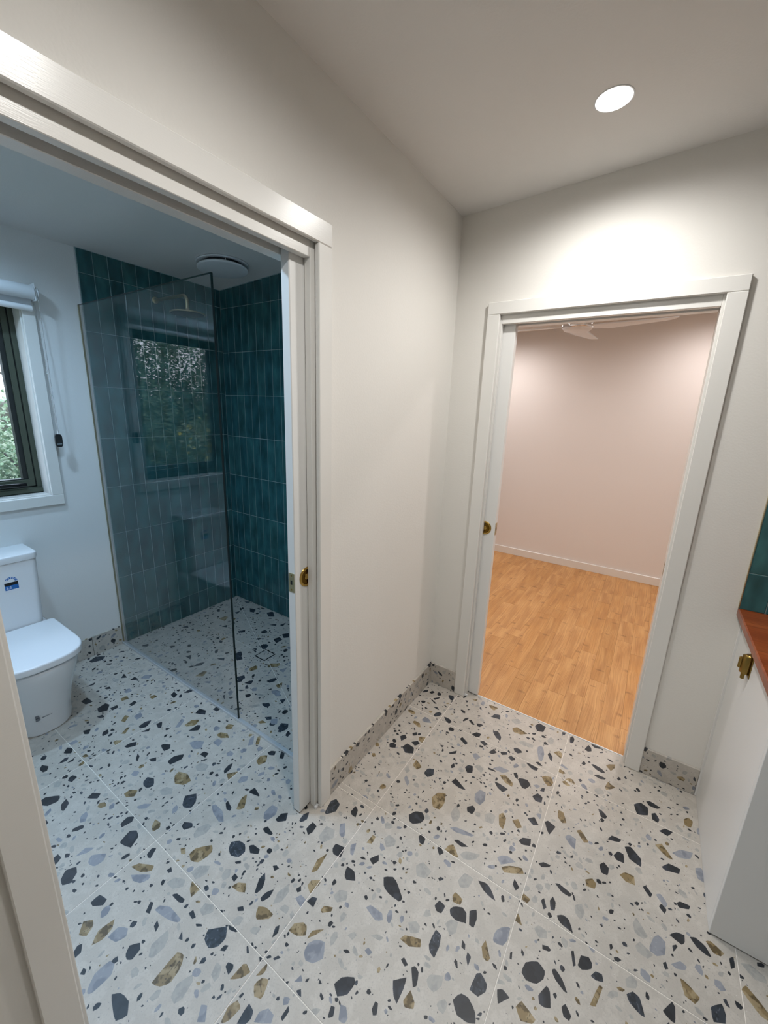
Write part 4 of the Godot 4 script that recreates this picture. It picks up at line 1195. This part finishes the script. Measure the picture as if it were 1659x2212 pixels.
func build_vanity() -> void:
	var c := thing("vanity_cabinet", "white vanity cabinet under the timber benchtop with a brass latch on its side", "cabinet", Vector3(1.95, 0.0, 0.3))
	part("side_panel", bx(1.3295, 1.3455, 0.0015, 0.8688, 0.0125, 0.5875, 0.001), M.cabinet, c)
	part("scribe_strip", bx(1.3225, 1.351, 0.0015, 0.8688, 0.0005, 0.0122, 0.0006), M.cabinet, c)
	part("back_panel", bx(1.351, 2.595, 0.1, 0.8688, 0.0005, 0.012), M.cabinet, c)
	part("base_shelf", bx(1.3457, 2.595, 0.1, 0.116, 0.0125, 0.5875), M.cabinet, c)
	part("kickboard", bx(1.3457, 2.595, 0.0015, 0.0995, 0.52, 0.536), M.cabinet, c)
	for k in 2:
		var x0 := 1.3295 + 0.6335 * k
		var d := part("door", bx(x0, x0 + 0.631, 0.004, 0.866, 0.5885, 0.6045, 0.0012), M.cabinet, c)
		var kn := Geo.new()
		kn.lathe([Vector2(0.006, 0.0), Vector2(0.006, 0.012), Vector2(0.013, 0.018), Vector2(0.014, 0.024), Vector2(0.0005, 0.027)], frame_to(Vector3(x0 + (0.58 if k == 0 else 0.05), 0.78, 0.6045), Vector3.BACK), 20)
		part("knob", kn, M.dull_brass, d)
	# brass latch on the side panel
	var xs := 1.3295
	var g := Geo.new()
	g.box(Vector3(xs - 0.003, 0.748, 0.222), Vector3(xs, 0.832, 0.272), 0.001)
	var l := part("latch", g, M.dull_brass, c, "brass latch plate under the benchtop")
	g = Geo.new()
	# keeper: a raised half round housing along the plate
	var rings := []
	for y in [0.756, 0.760, 0.79, 0.822, 0.828]:
		var r := []
		var sc := 0.6 if (y == 0.756 or y == 0.828) else 1.0
		for j in 11:
			var a := PI * j / 10.0
			r.append(Vector3(xs - 0.003 - sin(a) * 0.024 * sc, y, 0.247 + cos(a) * 0.020 * sc))
		rings.append(r)
	g.loft(rings)
	part("housing", g, M.dull_brass, l)
	g = Geo.new()
	g.box(Vector3(xs - 0.034, 0.772, 0.2425), Vector3(xs - 0.024, 0.815, 0.2515), 0.003)
	part("finger_grip", g, M.dull_brass, l)
	g = Geo.new()
	g.tube([Vector3(xs - 0.014, 0.735, 0.247), Vector3(xs - 0.014, 0.757, 0.247)], 0.006, 12)
	part("bolt", g, M.dull_brass, l)
	# benchtop
	var b := thing("benchtop", "red brown polished timber benchtop above the vanity cabinet", "benchtop", Vector3(1.95, 0.869, 0.31))
	var top := bx(1.303, 2.595, 0.8692, 0.902, 0.0005, 0.618, 0.004)
	for i in top.v.size():
		top.uv[i] = Vector2((top.v[i].z + top.v[i].y) / 0.5, (top.v[i].x + top.v[i].y) / 1.2)
	part("slab", top, M.jarrah, b)
	# tiled splashback above it
	var s := struct("wall_splashback", "dark teal glazed tiles upright above the timber benchtop")
	part("grout", bx(1.306, 2.6, 0.9022, 1.95, 0.0, 0.0055), M.wall_grout, s)
	var rng := RandomNumberGenerator.new()
	rng.seed = 21
	glazed(s, true, 1.306, 2.6, 1.3045, 0.9022, 1.0515, 0.0, 0.008, rng, 1.95)
	part("edge_trim", bx(1.3025, 1.3058, 0.9022, 1.95, 0.0, 0.0095, 0.0008), M.pale_brass, s, "slim pale brass tile edging")

# outline of a toilet seen from above: straight back, round front
func pan_ring(xb: float, xf: float, hw: float, y: float, zc: float, straight: float, power: float = 2.3) -> Array:
	var r := []
	var xm := xb + (xf - xb) * straight
	var cr := minf(0.02, hw * 0.3)
	for k in 5:
		var a := PI + PI / 2.0 * k / 4.0
		r.append(Vector3(xb + cr + cr * cos(a), y, zc - hw + cr + cr * sin(a)))
	for k in range(1, 4):
		r.append(Vector3(lerpf(xb + cr, xm, k / 4.0), y, zc - hw))
	for k in 33:
		var a := -PI / 2.0 + PI * k / 32.0
		var cx := pow(maxf(cos(a), 0.0), 2.0 / power)
		var sx := signf(sin(a)) * pow(absf(sin(a)), 2.0 / power)
		r.append(Vector3(xm + (xf - xm) * cx, y, zc + hw * sx))
	for k in range(1, 4):
		r.append(Vector3(lerpf(xm, xb + cr, k / 4.0), y, zc + hw))
	for k in 5:
		var a := PI / 2.0 + PI / 2.0 * k / 4.0
		r.append(Vector3(xb + cr + cr * cos(a), y, zc + hw - cr + cr * sin(a)))
	return r

func round_rect(x0: float, x1: float, hw: float, y: float, zc: float, r: float) -> Array:
	var out := []
	for c in [[x1 - r, zc + hw - r, 0.0], [x0 + 0.004, zc + hw - 0.004, PI / 2.0], [x0 + 0.004, zc - hw + 0.004, PI], [x1 - r, zc - hw + r, 1.5 * PI]]:
		var rr := r if c[2] == 0.0 or c[2] > 4.0 else 0.004
		for k in 7:
			var a: float = c[2] + PI / 2.0 * k / 6.0
			out.append(Vector3(c[0] + rr * cos(a), y, c[1] + rr * sin(a)))
	return out

func build_toilet() -> void:
	var zc := 1.475
	var xb := XW + 0.0005
	var o := thing("toilet", "white ceramic close coupled toilet with closed lid against the bathroom wall", "toilet", Vector3(-1.6, 0.0, zc))
	var g := Geo.new()
	var wall_gap := xb + 0.013
	g.loft([pan_ring(wall_gap, -1.350, 0.128, 0.001, zc, 0.6, 2.5), pan_ring(wall_gap, -1.343, 0.131, 0.012, zc, 0.6, 2.5), pan_ring(wall_gap, -1.338, 0.133, 0.08, zc, 0.6, 2.5), pan_ring(wall_gap, -1.312, 0.144, 0.18, zc, 0.6, 2.5), pan_ring(wall_gap, -1.275, 0.160, 0.27, zc, 0.6, 2.5), pan_ring(wall_gap, -1.247, 0.173, 0.335, zc, 0.6, 2.5), pan_ring(wall_gap, -1.238, 0.177, 0.375, zc, 0.6, 2.5), pan_ring(wall_gap, -1.240, 0.176, 0.386, zc, 0.6, 2.5), pan_ring(wall_gap + 0.004, -1.248, 0.170, 0.389, zc, 0.6, 2.5)])
	part("pan", g, M.porcelain, o)
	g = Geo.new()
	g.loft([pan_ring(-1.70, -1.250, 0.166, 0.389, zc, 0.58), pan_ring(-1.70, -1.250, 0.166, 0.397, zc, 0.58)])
	part("seat_level", g, M.rubber, o, "dark band filled in as the shade gap under the lid")  # black fill stands in for the shade between lid and pan
	g = Geo.new()
	var lid_rings := []
	for q in [[0.006, 0.3975], [0.001, 0.3995], [0.0, 0.404], [0.0, 0.424], [0.001, 0.4285], [0.004, 0.4315], [0.009, 0.433], [0.05, 0.4345], [0.1, 0.435]]:
		lid_rings.append(pan_ring(-1.699 + q[0], -1.231 - q[0], 0.179 - q[0], q[1], zc, 0.62, 2.75))
	g.loft(lid_rings)
	part("lid", g, M.seat_level, o)
	g = Geo.new()
	g.loft([round_rect(xb, -1.712, 0.138, 0.390, zc, 0.03), round_rect(xb, -1.706, 0.141, 0.43, zc, 0.03), round_rect(xb, -1.700, 0.149, 0.6, zc, 0.03), round_rect(xb, -1.697, 0.156, 0.7875, zc, 0.03), round_rect(xb, -1.698, 0.155, 0.7888, zc, 0.03)])
	var cis := part("cistern", g, M.porcelain, o)
	g = Geo.new()
	g.loft([round_rect(xb, -1.694, 0.156, 0.7905, zc, 0.03), round_rect(xb, -1.690, 0.160, 0.793, zc, 0.03), round_rect(xb, -1.690, 0.160, 0.820, zc, 0.03), round_rect(xb, -1.692, 0.158, 0.824, zc, 0.03), round_rect(xb, -1.697, 0.153, 0.826, zc, 0.025)])
	var lid := part("cistern_lid", g, M.porcelain, o)
	part("flush_button", disc(Vector3(-1.79, 0.826, zc), Vector3.UP, 0.028, 0.005, 28), M.chrome, lid)
	# water rating label on the cistern, transfer on the pan
	var xl := -1.6985
	var gl := Geo.new()
	var arch := []
	for k in 13:
		var a := PI * k / 12.0
		arch.append(Vector3(xl, 0.693 + 0.027 * sin(a), 1.441 + 0.027 * cos(a)))
	arch.append(Vector3(xl, 0.640, 1.414))
	arch.append(Vector3(xl, 0.640, 1.468))
	var back := []
	for p in arch:
		back.append(p - Vector3(0.0025, 0, 0))
	gl.loft([back, arch])
	var rl := part("rating_label", gl, mat(c8(226, 229, 234), 0.4), cis, "white and blue water rating label")
	var blue := mat(c8(30, 104, 178), 0.4)
	gl = Geo.new()
	gl.box(Vector3(xl - 0.001, 0.651, 1.414), Vector3(xl + 0.0004, 0.674, 1.468))
	part("blue_panel", gl, blue, cis)
	gl = Geo.new()
	gl.box(Vector3(xl - 0.001, 0.674, 1.414), Vector3(xl + 0.0004, 0.690, 1.468))
	part("black_band", gl, M.black, cis)
	gl = Geo.new()
	for k in range(3, 13):
		var a0 := PI * (k - 1) / 12.0
		var a1 := PI * k / 12.0
		gl.face([Vector3(xl + 0.0005, 0.693 + 0.026 * sin(a0), 1.441 + 0.026 * cos(a0)), Vector3(xl + 0.0005, 0.693 + 0.026 * sin(a1), 1.441 + 0.026 * cos(a1)), Vector3(xl + 0.0005, 0.693 + 0.016 * sin(a1), 1.441 + 0.016 * cos(a1)), Vector3(xl + 0.0005, 0.693 + 0.016 * sin(a0), 1.441 + 0.016 * cos(a0))], Vector3.RIGHT)
	part("star_arc", gl, blue, cis)
	gl = Geo.new()
	for k in 6:
		var a := PI * (3.0 + 1.7 * k) / 12.0
		var c := Vector3(xl + 0.0007, 0.693 + 0.021 * sin(a), 1.441 + 0.021 * cos(a))
		var star := []
		for j in 10:
			var b := TAU * j / 10.0
			var rr := 0.0036 if j % 2 == 0 else 0.0016
			star.append(c + Vector3(0, cos(b), sin(b)) * rr)
		for j in 10:
			gl.face([c, star[j], star[(j + 1) % 10]], Vector3.RIGHT)
	part("star", gl, mat(c8(240, 242, 245), 0.4), cis)
	var tm := TextMesh.new()
	tm.text = "3.5"
	tm.font_size = 32
	tm.pixel_size = 0.00052
	tm.depth = 0.0004
	var tx := part("digits", tm, mat(c8(240, 242, 245), 0.4), cis)
	tx.transform = Transform3D(Basis(Vector3(0, 0, -1), Vector3.UP, Vector3.RIGHT), Vector3(xl + 0.0006, 0.6625, 1.453))
	var soft := mat(c8(196, 200, 208), 0.5)
	gl = Geo.new()
	gl.box(Vector3(-1.3335, 0.099, 1.515), Vector3(-1.3290, 0.113, 1.532))
	gl.box(Vector3(-1.3335, 0.116, 1.518), Vector3(-1.3290, 0.127, 1.532))
	var pr := part("transfer_print", gl, mat(c8(120, 124, 132), 0.5), o, "small grey printed maker's transfer")
	pr.visible = true
	gl = Geo.new()
	for row in [[0.120, 0.1225, 1.462, 1.512], [0.104, 0.1055, 1.468, 1.508], [0.1085, 0.1095, 1.475, 1.505]]:
		gl.box(Vector3(-1.336, row[0], row[2]), Vector3(-1.3305, row[1], row[3]))
	part("transfer_lettering", gl, mat(c8(140, 144, 152), 0.5), o)

func build_blind() -> void:
	var x := -1.828
	var y := 2.124
	var z0 := 1.114
	var z1 := 1.89
	var o := thing("roller_blind", "rolled up white roller blind above the bathroom window with a bead chain", "blind", Vector3(x, 2.05, 1.5))
	var g := Geo.new()
	g.lathe([Vector2(0.0005, 0.0), Vector2(0.033, 0.0), Vector2(0.0335, 0.002), Vector2(0.0335, z1 - z0 - 0.002), Vector2(0.033, z1 - z0), Vector2(0.0005, z1 - z0)], frame_to(Vector3(x, y, z0), Vector3.BACK), 36)
	part("fabric_roll", g, M.fabric, o)
	part("fabric_drop", bx(x - 0.0335, x - 0.0325, 2.052, y, z0 + 0.002, z1 - 0.002), M.fabric, o)
	g = Geo.new()
	g.lathe([Vector2(0.0005, 0.0), Vector2(0.0135, 0.0), Vector2(0.0145, 0.002), Vector2(0.0145, z1 - z0 - 0.008), Vector2(0.0005, z1 - z0 - 0.008)], frame_to(Vector3(x - 0.028, 2.052, z0 + 0.004), Vector3.BACK), 24)
	part("bottom_bar", g, M.plastic, o, "white bottom rail")
	for zz in [z0 - 0.004, z1 + 0.001]:
		part("bracket", bx(XW + 0.0002, x + 0.028, y - 0.04, y + 0.042, zz, zz + 0.003, 0.001), M.plastic, o)
	g = Geo.new()
	g.lathe([Vector2(0.0005, 0.0), Vector2(0.029, 0.0), Vector2(0.029, 0.003), Vector2(0.024, 0.005), Vector2(0.024, 0.008), Vector2(0.029, 0.010), Vector2(0.028, 0.012), Vector2(0.0005, 0.012)], frame_to(Vector3(x, y, z0 - 0.017), Vector3.BACK), 28)
	part("chain_wheel", g, M.plastic, o)
	# bead chain: two strands that meet at the tensioner
	g = Geo.new()
	var low := Vector3(x + 0.0, 1.424, 1.100)
	for s in [-1.0, 1.0]:
		var a := Vector3(x + 0.0265 * s, y, z0 - 0.0105)
		var b := low + Vector3(0.005 * s, 0, 0)
		var n := 116
		for i in n:
			var p := a.lerp(b, float(i) / n)
			g.lathe([Vector2(0.0002, -0.0023), Vector2(0.0018, -0.0014), Vector2(0.0023, 0.0), Vector2(0.0018, 0.0014), Vector2(0.0002, 0.0023)], Transform3D(Basis(), p), 6)
		g.tube([a, b], 0.0006, 5)
	var ch := part("bead_chain", g, M.chrome, o, "thin silver bead chain")
	ch.set_meta("kind", "stuff")
	g = Geo.new()
	g.tube([Vector3(low.x, 1.437, low.z), Vector3(low.x, 1.416, low.z)], 0.0035, 10)
	part("chain_joiner", g, M.plastic, o)
	var top := []
	var bot := []
	for k in 24:
		var a := TAU * k / 24.0
		var q := Vector2(0.0165 * signf(cos(a)) * pow(absf(cos(a)), 0.6), 0.035 * signf(sin(a)) * pow(absf(sin(a)), 0.45))
		top.append(Vector3(low.x + 0.006, 1.3825 + q.y, low.z + 0.002 + q.x))
		bot.append(Vector3(low.x - 0.006, 1.3825 + q.y, low.z + 0.002 + q.x))
	g = Geo.new()
	g.loft([bot, top])
	var tn := part("chain_tensioner", g, M.rubber, o, "black oval chain tensioner")
	part("slot", bx(low.x + 0.0055, low.x + 0.0066, 1.362, 1.366, low.z - 0.009, low.z + 0.013), mat(c8(150, 160, 165), 0.4), tn)

func build_fan() -> void:
	var c := Vector3(0.31, 2.25, -1.44)
	var o := thing("ceiling_fan", "white four blade ceiling fan with a chrome ring in the bedroom", "ceiling fan", Vector3(c.x, c.y - 0.05, c.z))
	var g := Geo.new()
	var top := cy(c.x, c.z) - c.y
	g.lathe([Vector2(0.0005, top - 0.001), Vector2(0.065, top - 0.001), Vector2(0.062, top - 0.035), Vector2(0.03, top - 0.05), Vector2(0.0125, top - 0.055), Vector2(0.0125, 0.09), Vector2(0.04, 0.085)], Transform3D(Basis(), c), 32)
	part("downrod", g, M.plastic, o)
	g = Geo.new()
	g.lathe([Vector2(0.0005, 0.085), Vector2(0.085, 0.082), Vector2(0.102, 0.06), Vector2(0.105, 0.03), Vector2(0.105, 0.012)], Transform3D(Basis(), c), 40)
	part("motor", g, M.plastic, o)
	g = Geo.new()
	g.lathe([Vector2(0.104, 0.012), Vector2(0.108, 0.010), Vector2(0.108, -0.012), Vector2(0.100, -0.016)], Transform3D(Basis(), c), 40)
	part("trim_ring", g, M.chrome, o, "chrome trim ring")
	g = Geo.new()
	g.lathe([Vector2(0.100, -0.016), Vector2(0.09, -0.03), Vector2(0.05, -0.036), Vector2(0.0005, -0.037)], Transform3D(Basis(), c), 40)
	part("hub_cap", g, M.plastic, o)
	for k in 4:
		var rings := []
		var turn := Basis(Vector3.UP, deg_to_rad(-3.0 + 90.0 * k)) * Basis(Vector3.RIGHT, deg_to_rad(-7.0))
		for s in 17:
			var f := s / 16.0
			var r := 0.085 + 0.525 * f
			var edge := 0.025 + 0.01 * f
			var wide := lerpf(0.10, 0.125, minf(f / 0.25, 1.0)) if f < 0.25 else lerpf(0.125, 0.05, (f - 0.25) / 0.75)
			if f > 0.88:
				wide *= sqrt(maxf(1.0 - pow((f - 0.88) / 0.125, 2.0), 0.01))
			var ring := []
			for e in [[0.0, 0.0], [0.2, 0.0045], [0.5, 0.006], [0.8, 0.0045], [1.0, 0.0], [0.8, -0.003], [0.5, -0.003], [0.2, -0.003]]:
				ring.append(c + turn * Vector3(r, e[1], edge - e[0] * wide))
			rings.append(ring)
		g = Geo.new()
		g.loft(rings)
		part("blade", g, M.plastic, o)

# ------------------------------------------------------------------ garden beyond the window
func leaf_mesh() -> ArrayMesh:
	var g := Geo.new()
	var a := Vector3(0, 0, 0)
	var b := Vector3(0.5, 0.12, 0.42)
	var c := Vector3(-0.5, 0.12, 0.42)
	var d := Vector3(0, 0.05, 1.0)
	g.quad(a, b, d, Vector3(0, 0.02, 0.5), Vector3.UP)
	g.quad(a, c, d, Vector3(0, 0.02, 0.5), Vector3.UP)
	return g.mesh()

func foliage(parent: Node3D, centres: Array, count: int, size: float, tones: Array, sd: int, material: Material, called: String = "foliage") -> void:
	var rng := RandomNumberGenerator.new()
	rng.seed = sd
	var mm := MultiMesh.new()
	mm.transform_format = MultiMesh.TRANSFORM_3D
	mm.use_colors = true
	mm.mesh = leaf
	mm.instance_count = count
	for i in count:
		var c: Array = centres[rng.randi_range(0, centres.size() - 1)]
		var d := Vector3(rng.randfn(), rng.randfn(), rng.randfn()).normalized()
		var p: Vector3 = c[0] + d * c[1] * pow(rng.randf(), 0.4) - base_of[parent]
		var b := Basis(Vector3(rng.randfn(), rng.randfn(), rng.randfn()).normalized(), rng.randf() * TAU).scaled(Vector3.ONE * size * rng.randf_range(0.6, 1.3))
		mm.set_instance_transform(i, Transform3D(b, p))
		mm.set_instance_color(i, tones[rng.randi_range(0, tones.size() - 1)] * rng.randf_range(0.75, 1.2))
	var o := MultiMeshInstance3D.new()
	o.name = called
	o.multimesh = mm
	o.material_override = material
	parent.add_child(o, true)
	o.set_meta("kind", "stuff")

var leaf: ArrayMesh

func build_outside() -> void:
	leaf = leaf_mesh()
	var lm := mat(Color.WHITE, 0.6)
	lm.vertex_color_use_as_albedo = true
	lm.backlight_enabled = true
	lm.backlight = Color(0.25, 0.3, 0.2)
	var bark := mat(c8(92, 84, 76), 0.9)
	var gnd := struct("ground", "rough grass ground outside the bathroom window")
	part("lawn", bx(-30.0, -2.2, -0.6, -0.35, -14.0, 18.0), mat(c8(96, 104, 74), 1.0), gnd)
	var rng := RandomNumberGenerator.new()
	rng.seed = 3
	var pale := [Color(0.28, 0.36, 0.22), Color(0.20, 0.30, 0.16), Color(0.36, 0.42, 0.28), Color(0.14, 0.22, 0.12)]
	var deep := [Color(0.10, 0.17, 0.08), Color(0.15, 0.22, 0.11), Color(0.07, 0.12, 0.06)]
	var plants := [
		[Vector3(-6.2, -0.35, -0.3), 1.5, pale, "pale green bushy shrub straight outside the bathroom window", 26000, 0.045],
		[Vector3(-7.6, -0.35, 1.9), 1.3, pale, "light green low shrub between the taller garden shrubs", 16000, 0.05],
		[Vector3(-6.3, -0.35, 3.2), 1.6, deep, "dark green dense shrub beside the yellow flowering bush", 26000, 0.045],
		[Vector3(-8.9, -0.35, 5.6), 3.0, deep, "tall dark evergreen shrub at the back of the garden", 60000, 0.055],
	]
	for p in plants:
		var o := thing("shrub", p[3], "shrub", p[0])
		var g := Geo.new()
		var lumps := []
		var n := 7
		for k in n:
			var a := TAU * k / n
			var tip: Vector3 = p[0] + Vector3(cos(a) * 0.55 * p[1], p[1] * rng.randf_range(0.55, 1.15), sin(a) * 0.7 * p[1])
			g.tube([p[0] + Vector3(cos(a), 0, sin(a)) * 0.06, (p[0] + tip) / 2.0 + Vector3(0, 0.15, 0), tip], 0.03, 6, 0.008)
			lumps.append([tip, 0.42 * p[1]])
			lumps.append([(p[0] * 0.6 + tip * 0.4) + Vector3(0, 0.1, 0), 0.5 * p[1]])
		part("stems", g, bark, o)
		foliage(o, lumps, p[4], p[5], p[2], 70 + int(p[1] * 10), lm)
	# flowering bush
	var at := Vector3(-4.6, -0.35, 3.55)
	var fb := thing("flowering_bush", "green bush with small yellow flowers beside the dark shrub", "bush", at)
	var gb := Geo.new()
	var lumps := []
	for k in 6:
		var a := TAU * k / 6.0
		var tip := at + Vector3(cos(a) * 0.25, rng.randf_range(1.3, 2.0), sin(a) * 0.25)
		gb.tube([at + Vector3(cos(a), 0, sin(a)) * 0.04, tip], 0.015, 6, 0.005)
		lumps.append([tip, 0.28])
		lumps.append([at.lerp(tip, 0.7), 0.28])
	part("stems", gb, bark, fb)
	foliage(fb, lumps, 6000, 0.04, pale, 91, lm)
	foliage(fb, lumps, 500, 0.045, [Color(0.75, 0.62, 0.08), Color(0.85, 0.75, 0.2)], 92, lm, "flowers")
	# bare limbed trees behind
	var spots := [[Vector3(-9.5, -0.35, -1.2), "thin bare limbed tree behind the pale shrub"], [Vector3(-8.6, -0.35, 3.2), "thin bare limbed tree behind the dark shrub"], [Vector3(-14.5, -0.35, 8.2), "slender bare limbed tree at the far end of the garden"], [Vector3(-12.0, -0.35, 1.4), "grey trunked tree standing farthest from the bathroom window"]]
	for s in spots:
		var o := thing("tree", s[1], "tree", s[0])
		var g := Geo.new()
		var top: Vector3 = s[0] + Vector3(0.3, 6.0, 0.2)
		g.tube([s[0], s[0].lerp(top, 0.5) + Vector3(0.1, 0, -0.1), top], 0.11, 8, 0.03)
		part("trunk", g, bark, o)
		g = Geo.new()
		var tips := []
		for k in 26:
			var f := rng.randf_range(0.25, 0.95)
			var p0: Vector3 = s[0].lerp(top, f)
			var d := Vector3(rng.randfn(), rng.randf_range(0.2, 1.2), rng.randfn()).normalized()
			var p1 := p0 + d * rng.randf_range(0.6, 1.5)
			var p2 := p1 + (d + Vector3(rng.randfn(), rng.randfn(), rng.randfn()) * 0.4).normalized() * 0.8
			g.tube([p0, p1, p2], 0.03, 5, 0.006)
			tips.append([p2, 0.5])
			for q in 3:
				var e := p1.lerp(p2, rng.randf())
				g.tube([e, e + Vector3(rng.randfn(), rng.randfn() * 0.6 + 0.2, rng.randfn()) * 0.45], 0.009, 4, 0.003)
		part("branches", g, bark, o)
		foliage(o, tips, 9000, 0.055, deep, 130 + int(s[0].z * 10), lm)
